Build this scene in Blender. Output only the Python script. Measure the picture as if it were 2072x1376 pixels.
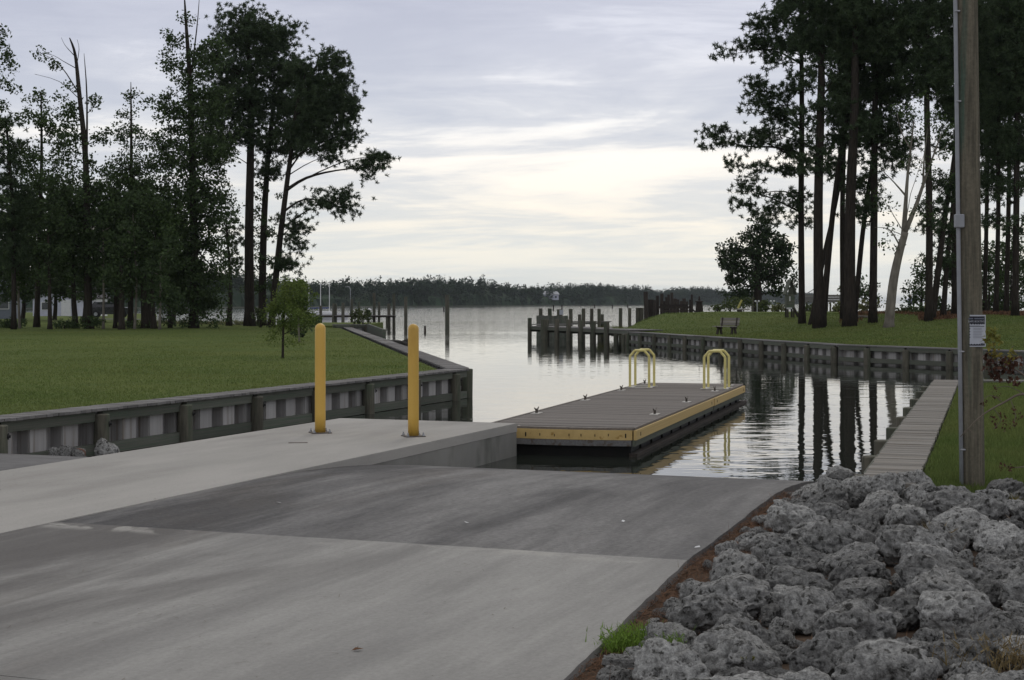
import bpy, math, random
import numpy as np
from mathutils import Vector, Matrix, noise as mnoise

for o in list(bpy.data.objects):
    bpy.data.objects.remove(o, do_unlink=True)
SC = bpy.context.scene
COL = SC.collection

# ------------------------------------------------------------------ camera
ZC, F = 2.54, 3100.0            # eye height above the water, focal length in photo pixels
HZ = 612.0                      # horizon row of the photo
cam_d = bpy.data.cameras.new('camera')
cam = bpy.data.objects.new('camera', cam_d)
COL.objects.link(cam)
cam.location = (0, 0, ZC)
cam.rotation_euler = (math.radians(90), 0, 0)
cam_d.sensor_width = 36.0
cam_d.lens = 36.0 * F / 2072.0
cam_d.shift_y = -(688.0 - HZ) / 2072.0
cam_d.clip_start = 0.1
cam_d.clip_end = 20000.0
SC.camera = cam

# ------------------------------------------------------------------ view, world, sun
SC.view_settings.view_transform = 'Standard'
SC.view_settings.look = 'None'
SC.view_settings.exposure = 0.0
SC.view_settings.gamma = 1.0
SC.view_settings.use_curve_mapping = False
SC.cycles.max_bounces = 6
SC.cycles.diffuse_bounces = 3
SC.cycles.glossy_bounces = 4
SC.cycles.transparent_max_bounces = 6
SC.cycles.transmission_bounces = 3
SC.cycles.volume_bounces = 0
SC.cycles.caustics_reflective = False
SC.cycles.caustics_refractive = False

SUN_EL, SUN_AZ = math.radians(38), math.radians(12)   # azimuth clockwise from +Y
wd = bpy.data.worlds.new('World')
SC.world = wd
wd.use_nodes = True
wn, wl = wd.node_tree.nodes, wd.node_tree.links
wn.clear()
def WN(t, **kw):
    n = wn.new(t)
    for k, v in kw.items():
        setattr(n, k, v)
    return n
def ramp(n, stops):
    e = n.color_ramp.elements
    while len(e) > 1:
        e.remove(e[-1])
    e[0].position, e[0].color = stops[0][0], (*stops[0][1], 1)
    for p, c in stops[1:]:
        x = e.new(p)
        x.color = (*c, 1)
def wmath(op, a, b=None):
    n = WN('ShaderNodeMath', operation=op)
    for i, v in enumerate((a, b)):
        if v is None:
            continue
        if isinstance(v, (int, float)):
            n.inputs[i].default_value = v
        else:
            wl.new(v, n.inputs[i])
    return n.outputs[0]
tc = WN('ShaderNodeTexCoord')
sep = WN('ShaderNodeSeparateXYZ')
wl.new(tc.outputs['Generated'], sep.inputs[0])
zab = wmath('MAXIMUM', wmath('ABSOLUTE', sep.outputs[2]), 0.0)
den = wmath('ADD', zab, 0.13)
cx = wmath('DIVIDE', sep.outputs[0], den)
cy = wmath('DIVIDE', sep.outputs[1], den)
comb = WN('ShaderNodeCombineXYZ')
wl.new(cx, comb.inputs[0]); wl.new(cy, comb.inputs[1])
def cloud_noise(scale, detail, rough, dist, off, sx=1.0):
    mp = WN('ShaderNodeMapping')
    mp.inputs['Location'].default_value = off
    mp.inputs['Rotation'].default_value = (0, 0, 0.12)
    mp.inputs['Scale'].default_value = (sx, 1, 1)
    wl.new(comb.outputs[0], mp.inputs[0])
    n = WN('ShaderNodeTexNoise')
    n.inputs['Scale'].default_value = scale
    n.inputs['Detail'].default_value = detail
    n.inputs['Roughness'].default_value = rough
    n.inputs['Distortion'].default_value = dist
    wl.new(mp.outputs[0], n.inputs['Vector'])
    return n.outputs['Fac']
# the grey deck's own tint by height, pale and warm low down, lavender grey above
deck = WN('ShaderNodeValToRGB')
ramp(deck, [(0.0, (.66, .71, .72)), (.030, (.68, .725, .745)), (.055, (.66, .69, .72)), (.09, (.60, .63, .70)),
            (.14, (.54, .565, .66)), (.22, (.47, .485, .60)), (.4, (.50, .505, .55)), (1.0, (.53, .53, .54))])
wl.new(zab, deck.inputs[0])
glow = WN('ShaderNodeValToRGB')
ramp(glow, [(0.0, (.76, .79, .79)), (.030, (.88, .86, .79)), (.055, (1.0, .93, .82)), (.09, (1.06, 1.0, .92)), (.125, (1.04, 1.02, 1.0)),
            (.17, (.80, .81, .89)), (.24, (.66, .68, .77)), (.4, (.64, .645, .67)), (1.0, (.64, .64, .64))])
wl.new(zab, glow.inputs[0])
c1 = cloud_noise(1.0, 8, .58, .6, (31.7, 2.2, 0), .55)
c2 = cloud_noise(3.6, 7, .62, .5, (9.0, 9.0, 0), .5)
mixn = wmath('ADD', wmath('MULTIPLY', c1, .72), wmath('MULTIPLY', c2, .28))
th = WN('ShaderNodeValToRGB')
ramp(th, [(.41, (0, 0, 0)), (.49, (.28, .28, .28)), (.54, (.72, .72, .72)), (.60, (1, 1, 1))])
wl.new(mixn, th.inputs[0])
mixc = WN('ShaderNodeMix', data_type='RGBA')
wl.new(th.outputs[0], mixc.inputs['Factor'])
wl.new(deck.outputs[0], mixc.inputs['A']); wl.new(glow.outputs[0], mixc.inputs['B'])
sky = WN('ShaderNodeTexSky', sky_type='NISHITA')
sky.sun_disc = False
sky.sun_elevation = SUN_EL
sky.sun_rotation = SUN_AZ
skys = WN('ShaderNodeMix', data_type='RGBA', blend_type='MULTIPLY')
skys.inputs['Factor'].default_value = 1.0
skys.inputs['B'].default_value = (.07, .07, .07, 1)
wl.new(sky.outputs[0], skys.inputs['A'])
mix2 = WN('ShaderNodeMix', data_type='RGBA')
mix2.inputs['Factor'].default_value = .90
wl.new(skys.outputs['Result'], mix2.inputs['A']); wl.new(mixc.outputs['Result'], mix2.inputs['B'])
bg = WN('ShaderNodeBackground')
bg.inputs['Strength'].default_value = 1.07
wl.new(mix2.outputs['Result'], bg.inputs['Color'])
wo = WN('ShaderNodeOutputWorld')
wl.new(bg.outputs[0], wo.inputs['Surface'])

sun_d = bpy.data.lights.new('sun', 'SUN')
sun_d.energy = 0.5
sun_d.angle = math.radians(14)
sun_d.color = (1.0, .94, .85)
sun = bpy.data.objects.new('sun', sun_d)
COL.objects.link(sun)
sun.rotation_euler = Vector((-math.sin(SUN_AZ) * math.cos(SUN_EL), -math.cos(SUN_AZ) * math.cos(SUN_EL), -math.sin(SUN_EL))).to_track_quat('-Z', 'Y').to_euler()

# ------------------------------------------------------------------ helpers: coordinates
def at(px, Y, py=None, z=None):
    x = (px - 1036.0) / F * Y
    if py is not None:
        z = ZC - (py - HZ) / F * Y
    return Vector((x, Y, z if z is not None else 0.0))
def on(px, py, z):                      # point of the level z seen at that pixel
    Y = (ZC - z) * F / (py - HZ)
    return Vector(((px - 1036.0) / F * Y, Y, z))
RS, RC = .35, .937                      # ramp frame: s runs down the ramp, t to the right
def st(s, t, z=0.0):
    return Vector((RS * s + RC * t, RC * s - RS * t, z))
RAMP_ANG = math.atan2(RC, RS)           # heading of s in the xy plane

# ------------------------------------------------------------------ helpers: materials
MATS = {}
def mat(name, c1, c2=None, scale=6.0, rough=.8, bump=0.0, bscale=None, stretch=(1, 1, 1), coord='Object', rot=0.0,
        c3=None, s3=1.2, lo3=.52, hi3=.62, vary=0.0, island=False, detail=6, spec=.3, lo=.35, hi=.65, metal=0.0, translucent=0.0, grain=0.0, gscale=70.0):
    m = bpy.data.materials.new(name)
    m.use_nodes = True
    N, L = m.node_tree.nodes, m.node_tree.links
    bs = N['Principled BSDF']
    out = N['Material Output']
    bs.inputs['Roughness'].default_value = rough
    bs.inputs['Metallic'].default_value = metal
    bs.inputs['Specular IOR Level'].default_value = spec
    vec = None
    if coord == 'Object':
        t = N.new('ShaderNodeTexCoord'); vec = t.outputs['Object']
    else:
        t = N.new('ShaderNodeNewGeometry'); vec = t.outputs['Position']
    if rot:
        mr_ = N.new('ShaderNodeMapping')
        mr_.inputs['Rotation'].default_value = (0, 0, rot)
        L.new(vec, mr_.inputs[0]); vec = mr_.outputs[0]
    mp = N.new('ShaderNodeMapping')
    mp.inputs['Scale'].default_value = stretch
    L.new(vec, mp.inputs[0])
    vec2 = mp.outputs[0]
    rnd = None
    if vary > 0 or coord == 'Object':
        oi = N.new('ShaderNodeObjectInfo'); rnd = oi.outputs['Random']
    if coord == 'Object':
        va = N.new('ShaderNodeVectorMath'); va.operation = 'ADD'
        vm = N.new('ShaderNodeMath'); vm.operation = 'MULTIPLY'; vm.inputs[1].default_value = 37.0
        L.new(rnd, vm.inputs[0]); L.new(mp.outputs[0], va.inputs[0]); L.new(vm.outputs[0], va.inputs[1])
        vec2 = va.outputs[0]
    def noise(sc, det=detail, ro=.6):
        n = N.new('ShaderNodeTexNoise')
        n.inputs['Scale'].default_value = sc
        n.inputs['Detail'].default_value = det
        n.inputs['Roughness'].default_value = ro
        L.new(vec2, n.inputs['Vector'])
        return n.outputs['Fac']
    if c2 is None:
        c2 = tuple(v * .8 for v in c1)
    nf = noise(scale)
    cr = N.new('ShaderNodeValToRGB')
    ramp(cr, [(lo, c1), (hi, c2)])
    L.new(nf, cr.inputs[0])
    col = cr.outputs[0]
    if c3 is not None:
        n3 = noise(s3, 5, .6)
        r3 = N.new('ShaderNodeValToRGB'); ramp(r3, [(lo3, (0, 0, 0)), (hi3, (1, 1, 1))])
        L.new(n3, r3.inputs[0])
        mx = N.new('ShaderNodeMix'); mx.data_type = 'RGBA'
        L.new(r3.outputs[0], mx.inputs['Factor']); L.new(col, mx.inputs['A'])
        mx.inputs['B'].default_value = (*c3, 1)
        col = mx.outputs['Result']
    if vary > 0:
        src = rnd
        if island:
            g = N.new('ShaderNodeNewGeometry'); src = g.outputs['Random Per Island']
        mr = N.new('ShaderNodeMapRange')
        mr.inputs['To Min'].default_value = 1 - vary; mr.inputs['To Max'].default_value = 1 + vary
        L.new(src, mr.inputs['Value'])
        mv = N.new('ShaderNodeVectorMath'); mv.operation = 'SCALE'
        L.new(col, mv.inputs[0]); L.new(mr.outputs[0], mv.inputs['Scale'])
        col = mv.outputs[0]
    if grain > 0:
        tg = N.new('ShaderNodeTexNoise'); tg.inputs['Scale'].default_value = gscale; tg.inputs['Detail'].default_value = 4; tg.inputs['Roughness'].default_value = .75
        L.new(vec, tg.inputs['Vector'])
        gr = N.new('ShaderNodeMapRange'); gr.inputs['From Min'].default_value = .3; gr.inputs['From Max'].default_value = .7
        gr.inputs['To Min'].default_value = 1 - grain; gr.inputs['To Max'].default_value = 1 + grain
        L.new(tg.outputs['Fac'], gr.inputs['Value'])
        gv = N.new('ShaderNodeVectorMath'); gv.operation = 'SCALE'
        L.new(col, gv.inputs[0]); L.new(gr.outputs[0], gv.inputs['Scale'])
        col = gv.outputs[0]
    L.new(col, bs.inputs['Base Color'])
    if bump > 0:
        nb = noise(bscale or scale * 2, 8, .65)
        b = N.new('ShaderNodeBump'); b.inputs['Strength'].default_value = min(1.0, bump); b.inputs['Distance'].default_value = .02 * max(1.0, bump)
        L.new(nb, b.inputs['Height']); L.new(b.outputs[0], bs.inputs['Normal'])
    if translucent > 0:
        tr = N.new('ShaderNodeBsdfTranslucent'); L.new(col, tr.inputs['Color'])
        ms = N.new('ShaderNodeMixShader'); ms.inputs[0].default_value = translucent
        L.new(bs.outputs[0], ms.inputs[1]); L.new(tr.outputs[0], ms.inputs[2]); L.new(ms.outputs[0], out.inputs['Surface'])
    MATS[name] = m
    return m

# concrete: rotated so that the streaks run down the ramp
RR = -RAMP_ANG
def ramp_concrete(name, pale, mid, dark, k_lo, k_hi, grain, gsc, bump, band):
    m = bpy.data.materials.new(name); m.use_nodes = True
    N, L = m.node_tree.nodes, m.node_tree.links
    bs = N['Principled BSDF']; bs.inputs['Roughness'].default_value = .88; bs.inputs['Specular IOR Level'].default_value = .3
    g = N.new('ShaderNodeNewGeometry')
    r0 = N.new('ShaderNodeMapping'); r0.inputs['Rotation'].default_value = (0, 0, RR); L.new(g.outputs['Position'], r0.inputs[0])
    st_ = N.new('ShaderNodeSeparateXYZ'); L.new(r0.outputs[0], st_.inputs[0])        # x = along the ramp, y = -t
    def nz(scale, sx, sy, det=6, ro=.62, dist=0.0, off=0.0):
        mp = N.new('ShaderNodeMapping'); mp.inputs['Scale'].default_value = (sx, sy, 1); mp.inputs['Location'].default_value = (off, off * .6, 0)
        L.new(r0.outputs[0], mp.inputs[0])
        n = N.new('ShaderNodeTexNoise'); n.inputs['Scale'].default_value = scale; n.inputs['Detail'].default_value = det; n.inputs['Roughness'].default_value = ro; n.inputs['Distortion'].default_value = dist
        L.new(mp.outputs[0], n.inputs['Vector']); return n.outputs['Fac']
    def mr(v, a, b, c, d, sm_=True):
        n = N.new('ShaderNodeMapRange'); n.interpolation_type = 'SMOOTHSTEP' if sm_ else 'LINEAR'
        for k, x in zip(('From Min', 'From Max', 'To Min', 'To Max'), (a, b, c, d)): n.inputs[k].default_value = x
        L.new(v, n.inputs['Value']); return n.outputs[0]
    def ma(op, a, b):
        n = N.new('ShaderNodeMath'); n.operation = op; n.use_clamp = False
        for i, v in enumerate((a, b)):
            if isinstance(v, (int, float)): n.inputs[i].default_value = v
            else: L.new(v, n.inputs[i])
        return n.outputs[0]
    def mixc(f, a, b):
        n = N.new('ShaderNodeMix'); n.data_type = 'RGBA'
        L.new(f, n.inputs['Factor'])
        for k, v in (('A', a), ('B', b)):
            if isinstance(v, tuple): n.inputs[k].default_value = (*v, 1)
            else: L.new(v, n.inputs[k])
        return n.outputs['Result']
    streak = nz(.9, .14, 1.5, 7, .62, .4)
    blot = nz(.55, .35, .9, 6, .62, .8, 7.0)
    fine = nz(2.4, .5, 1.6, 7, .7, 0, 3.0)
    col = mixc(mr(streak, .36, .64, 0, 1), pale, mid)
    # traffic dirt: heavier on the pad side of the ramp, in wheel-wide streaks
    traffic = mr(st_.outputs[1], k_lo, k_hi, 0, 1)
    dirt = ma('MULTIPLY', mr(ma('ADD', ma('MULTIPLY', blot, .6), ma('MULTIPLY', streak, .4)), .40, .60, 0, 1), ma('ADD', ma('MULTIPLY', traffic, .85), .15))
    col = mixc(dirt, col, dark)
    brown = ma('MULTIPLY', mr(nz(.5, .3, 1.1, 5, .6, .5, 13.0), .52, .70, 0, .55), traffic)
    col = mixc(brown, col, (dark[0] * 1.25, dark[1] * 1.10, dark[2] * .92))
    # pale leached patches beside the joint
    if band:
        bd_ = ma('MULTIPLY', mr(ma('ABSOLUTE', ma('SUBTRACT', st_.outputs[0], band)) if False else ma('ABSOLUTE', ma('SUBTRACT', st_.outputs[0], band), 0), .05, .30, 1, 0), mr(nz(1.3, 1, 1, 5, .6, .6, 2.0), .50, .62, 0, .8))
        col = mixc(bd_, col, (.40, .385, .35))
    gr = mr(nz(gsc, 1, 1, 4, .78), .3, .7, 1 - grain, 1 + grain, False)
    gr2 = mr(fine, .3, .7, 1 - grain * .8, 1 + grain * .8, False)
    sc = N.new('ShaderNodeVectorMath'); sc.operation = 'SCALE'; L.new(col, sc.inputs[0]); L.new(ma('MULTIPLY', gr, gr2), sc.inputs['Scale'])
    L.new(sc.outputs[0], bs.inputs['Base Color'])
    b = N.new('ShaderNodeBump'); b.inputs['Strength'].default_value = bump; b.inputs['Distance'].default_value = .02
    L.new(nz(gsc * .9, .5, 1.2, 6, .7, 0, 5.0), b.inputs['Height']); L.new(b.outputs[0], bs.inputs['Normal'])
    MATS[name] = m
mat('pad_concrete', (.43, .41, .375), (.36, .345, .315), 1.1, .9, .25, 60, (.35, 1.2, 1), 'Position', RR, c3=(.30, .285, .26), s3=.8, lo3=.50, hi3=.74, grain=.10, gscale=45)
ramp_concrete('ramp_upper', (.35, .34, .315), (.27, .262, .245), (.135, .127, .118), 4.2, 7.4, .12, 26, .35, 11.55)
ramp_concrete('ramp_lower', (.225, .218, .208), (.155, .15, .145), (.080, .077, .076), 2.6, 6.0, .24, 17, .9, 0)
mat('lane_grooved', (.20, .195, .19), (.15, .145, .14), 2.0, .9, .6, 20, (1, 1, 1), 'Position', RR)
mat('wall_concrete', (.27, .265, .24), (.215, .21, .19), 1.5, .9, .3, 30, (1, 1, .35), 'Position', c3=(.14, .14, .12), s3=1.3, lo3=.56, hi3=.72)
mat('grass_soil', (.090, .126, .036), (.118, .148, .045), 1.1, 1.0, .5, 30, (1, 1, 1), 'Position', c3=(.13, .155, .045), s3=.18, lo3=.42, hi3=.66, spec=.05, grain=.25, gscale=9)
mat('grass_blade', (.125, .175, .050), (.165, .200, .064), .6, .9, 0, None, (1, 1, 1), 'Position', vary=.28, island=True, spec=.15, c3=(.175, .20, .062), s3=.15, lo3=.45, hi3=.7, translucent=.25)
mat('dead_grass', (.20, .15, .075), (.26, .2, .1), 4, .95, vary=.3, island=True, spec=.1)
mat('straw', (.13, .07, .042), (.20, .115, .07), 8, .95, vary=.4, island=True, spec=.1)
mat('soil', (.085, .06, .045), (.13, .095, .07), 7, 1.0, .8, 30, (1, 1, 1), 'Position', spec=.05)
mat('wood_grey', (.245, .24, .235), (.16, .155, .15), 3.0, .9, .35, 8, (1.2, 16, 16), 'Object', vary=.25, c3=(.14, .115, .09), s3=.8)
mat('wood_walk', (.30, .285, .255), (.205, .192, .172), 3.0, .9, .4, 8, (1.2, 14, 14), 'Object', vary=.22, c3=(.2, .165, .125), s3=.7)
mat('wood_deck', (.225, .20, .175), (.135, .12, .108), 2.6, .8, .35, 8, (1.0, 16, 16), 'Object', vary=.2)
mat('wood_waler', (.165, .165, .135), (.10, .105, .085), 2.5, .9, .4, 8, (1.0, 12, 12), 'Object', vary=.2, c3=(.09, .125, .085), s3=1.1, lo3=.48, hi3=.66)
mat('wood_piling', (.15, .138, .105), (.08, .076, .06), 3.0, .9, .5, 6, (5, 5, .7), 'Object', vary=.2, c3=(.085, .105, .07), s3=.7, lo3=.48, hi3=.68)
mat('wood_dark', (.065, .052, .042), (.035, .03, .026), 3.0, .9, .4, 6, (5, 5, .8), 'Object', vary=.3)
mat('sheet_vinyl', (.43, .415, .40), (.35, .335, .32), 2.2, .7, .15, 10, (3, 3, .5), 'Object', vary=.12, c3=(.2, .165, .13), s3=1.0, lo3=.55, hi3=.75)
mat('pole_wood', (.20, .178, .132), (.095, .088, .066), 2.6, .95, 1.0, 5, (11, 11, .6), 'Object', c3=(.075, .118, .090), s3=.7, lo3=.52, hi3=.66, grain=.2, gscale=30)
mat('rub_yellow', (.66, .47, .19), (.56, .39, .15), 2.0, .6, .12, 14, (.6, 3, 3), 'Object', c3=(.38, .23, .06), s3=2.6, lo3=.62, hi3=.72)
mat('rail_yellow', (.76, .67, .27), (.68, .59, .22), 3.0, .45, .1, 20, (1, 1, 1), 'Object', c3=(.45, .40, .2), s3=5, lo3=.64, hi3=.75)
mat('bollard_yellow', (.70, .435, .085), (.63, .385, .07), 1.6, .42, .06, 14, (1, 1, .35), 'Object', spec=.5, c3=(.52, .30, .05), s3=2.4, lo3=.60, hi3=.78)
mat('plate_steel', (.17, .15, .13), (.11, .09, .075), 14, .7, .3, metal=.6)
mat('galvanized', (.42, .43, .45), (.34, .35, .37), 12, .5, .1, metal=.5)
mat('cleat_steel', (.13, .11, .09), (.08, .07, .06), 12, .6, .1, metal=.5)
mat('cleat_plate', (.62, .60, .54), (.5, .48, .43), 10, .7)
mat('float_black', (.020, .020, .020), (.012, .012, .012), 5, .6, .2)
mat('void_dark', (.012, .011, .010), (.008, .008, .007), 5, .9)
mat('conduit', (.33, .345, .37), (.28, .29, .31), 9, .5, .05)
mat('rock', (.43, .425, .405), (.18, .177, .167), 5.0, .97, 1.0, 24, (1, 1, 1), 'Object', vary=.36, c3=(.06, .058, .052), s3=4.5, lo3=.54, hi3=.64, detail=12, lo=.36, hi=.66, spec=.15, grain=.42, gscale=16)
mat('rock_dark', (.05, .047, .042), (.03, .028, .025), 5, .95, .8, 9)
mat('rock_red', (.24, .13, .095), (.15, .09, .07), 6, .95, .8, 12, vary=.3)
mat('rock_pebble', (.36, .32, .35), (.30, .27, .29), 6, .8, .1)
mat('bark_pine', (.050, .041, .034), (.024, .021, .018), 2.2, 1.0, 1.0, 4, (6, 6, .9), 'Object', spec=.1)
mat('bark_dark', (.055, .046, .038), (.03, .026, .022), 2.4, 1.0, .8, 5, (6, 6, .8), 'Object', spec=.1)
mat('bark_pale', (.235, .215, .18), (.135, .12, .10), 2.0, .95, .4, 6, (2, 2, .8), 'Object', spec=.15)
mat('bark_dead', (.20, .165, .13), (.12, .10, .08), 5, 1.0, .3, 10)
for nm, a, b, tr in (('needles', (.046, .074, .036), (.072, .104, .048), .28), ('needles_far', (.026, .046, .026), (.040, .062, .030), .1),
                     ('leaf_dark', (.046, .076, .030), (.070, .104, .038), .3), ('leaf_mid', (.042, .075, .022), (.066, .10, .028), .25),
                     ('leaf_oak', (.026, .045, .018), (.040, .062, .024), .15), ('leaf_light', (.095, .145, .034), (.14, .18, .046), .38),
                     ('leaf_shrub', (.055, .082, .026), (.085, .105, .036), .2), ('leaf_marsh', (.11, .125, .045), (.15, .15, .06), .2),
                     ('leaf_weed', (.13, .23, .035), (.19, .29, .05), .3), ('leaf_dead', (.060, .030, .020), (.11, .05, .03), .1),
                     ('leaf_autumn', (.24, .17, .04), (.17, .20, .05), .3)):
    mat(nm, a, b, 1.5, .75, 0, None, (1, 1, 1), 'Position', vary=.4, island=True, spec=.25, translucent=tr)
mat('forest_leaf', (.022, .040, .024), (.036, .056, .028), .05, .9, 0, None, (1, 1, 1), 'Position', vary=.45, island=True, spec=.1)
mat('shore_mud', (.065, .065, .045), (.045, .05, .035), .05, 1.0, 0, None, (1, 1, 1), 'Position')
mat('paint_white', (.74, .74, .74), (.66, .66, .67), 6, .6)
mat('siding_grey', (.19, .21, .25), (.16, .18, .215), 3, .8)
mat('siding_pale', (.55, .56, .66), (.48, .49, .58), 3, .8)
mat('siding_brick', (.30, .135, .085), (.22, .10, .07), 9, .9)
mat('roof_shingle', (.11, .105, .11), (.075, .07, .075), 10, .95)
mat('roof_pale', (.50, .51, .52), (.42, .43, .45), 6, .8)
mat('window_glass', (.03, .035, .04), (.02, .024, .03), 3, .08, spec=.6)
mat('car_paint', (.016, .017, .020), (.012, .013, .015), 3, .25, spec=.6)
mat('tyre', (.018, .018, .018), (.012, .012, .012), 5, .9)
mat('lamp_red', (.30, .02, .015), (.25, .018, .012), 4, .3)
mat('asphalt', (.20, .195, .18), (.15, .148, .14), 2, .9, .3, 30, (1, 1, 1), 'Position')
mat('sign_white', (.50, .52, .57), (.45, .47, .52), 6, .5)
mat('sign_ink', (.012, .013, .022), (.016, .017, .026), 6, .6)
mat('sign_grey', (.12, .13, .17), (.15, .16, .2), 6, .6)
mat('box_yellow', (.52, .47, .13), (.44, .40, .12), 5, .6)
mat('skin', (.42, .25, .17), (.38, .22, .15), 5, .6)
mat('hair', (.03, .022, .018), (.02, .016, .013), 5, .7)
mat('shirt', (.44, .42, .62), (.38, .36, .56), 5, .9)
mat('trousers', (.02, .02, .026), (.016, .016, .02), 5, .9)
mat('tarp_blue', (.06, .085, .20), (.045, .065, .16), 5, .7)

def water_material():
    m = bpy.data.materials.new('water'); m.use_nodes = True
    N, L = m.node_tree.nodes, m.node_tree.links
    bs = N['Principled BSDF']
    bs.inputs['Base Color'].default_value = (.026, .030, .024, 1)
    bs.inputs['Roughness'].default_value = .015
    bs.inputs['IOR'].default_value = 1.333
    g = N.new('ShaderNodeNewGeometry')
    def nz(scale, sx, sy, det, off):
        mp = N.new('ShaderNodeMapping'); mp.inputs['Scale'].default_value = (sx, sy, 1); mp.inputs['Location'].default_value = (off, off * .7, 0)
        mp.inputs['Rotation'].default_value = (0, 0, .25)
        L.new(g.outputs['Position'], mp.inputs[0])
        n = N.new('ShaderNodeTexNoise'); n.inputs['Scale'].default_value = scale; n.inputs['Detail'].default_value = det
        n.inputs['Roughness'].default_value = .5
        n.inputs['Distortion'].default_value = .3
        L.new(mp.outputs[0], n.inputs['Vector'])
        return n.outputs['Fac']
    a = nz(1.15, .55, 1.0, 2.0, 0.0)
    b = nz(4.2, .6, 1.0, 1.5, 5.0)
    big = nz(.035, .5, 1.0, 3.0, 11.0)
    r = N.new('ShaderNodeValToRGB'); ramp(r, [(.38, (.35, .35, .35)), (.62, (1, 1, 1))]); L.new(big, r.inputs[0])
    m1 = N.new('ShaderNodeMath'); m1.operation = 'MULTIPLY'; m1.inputs[1].default_value = .22; L.new(b, m1.inputs[0])
    ad = N.new('ShaderNodeMath'); ad.operation = 'ADD'; L.new(a, ad.inputs[0]); L.new(m1.outputs[0], ad.inputs[1])
    mu = N.new('ShaderNodeMath'); mu.operation = 'MULTIPLY'; L.new(ad.outputs[0], mu.inputs[0]); L.new(r.outputs[0], mu.inputs[1])
    bp = N.new('ShaderNodeBump'); bp.inputs['Strength'].default_value = 1.0
    sx_ = N.new('ShaderNodeSeparateXYZ'); L.new(g.outputs['Position'], sx_.inputs[0])
    md_ = N.new('ShaderNodeMapRange'); md_.interpolation_type = 'SMOOTHSTEP'
    md_.inputs['From Min'].default_value = 60; md_.inputs['From Max'].default_value = 260; md_.inputs['To Min'].default_value = .011; md_.inputs['To Max'].default_value = .07
    L.new(sx_.outputs[1], md_.inputs['Value']); L.new(md_.outputs[0], bp.inputs['Distance'])
    L.new(mu.outputs[0], bp.inputs['Height']); L.new(bp.outputs[0], bs.inputs['Normal'])
    MATS['water'] = m
water_material()

# ------------------------------------------------------------------ helpers: meshes and objects
def mesh(name, V, Fc, m=None, smooth=False):
    me = bpy.data.meshes.new(name)
    V = np.asarray(V, dtype=np.float32).reshape(-1, 3)
    if isinstance(Fc, np.ndarray):
        n, k = Fc.shape
        me.vertices.add(len(V)); me.vertices.foreach_set('co', V.ravel())
        me.loops.add(n * k); me.loops.foreach_set('vertex_index', Fc.astype(np.int32).ravel())
        me.polygons.add(n)
        me.polygons.foreach_set('loop_start', np.arange(0, n * k, k, dtype=np.int32))
        me.polygons.foreach_set('loop_total', np.full(n, k, dtype=np.int32))
        me.update(calc_edges=True)
        me.validate()
    else:
        me.from_pydata(V.tolist(), [], Fc)
        me.update()
    if smooth:
        me.polygons.foreach_set('use_smooth', [True] * len(me.polygons))
    if m:
        me.materials.append(MATS[m])
    return me
def obj(name, me, parent=None, loc=None, rot=None, scale=None):
    o = bpy.data.objects.new(name, me)
    COL.objects.link(o)
    if parent is not None:
        o.parent = parent
    if loc is not None: o.location = loc
    if rot is not None: o.rotation_euler = rot
    if scale is not None: o.scale = scale
    return o
def tag(o, label, cat, group=None, kind=None):
    if label: o['label'] = label
    if cat: o['category'] = cat
    if group: o['group'] = group
    if kind: o['kind'] = kind
    return o
def thing(name, label, cat, loc=(0, 0, 0), rz=0.0, group=None):
    return tag(obj(name, None, None, loc, (0, 0, rz)), label, cat, group)
def structure(o):
    o['kind'] = 'structure'
    return o

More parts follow.
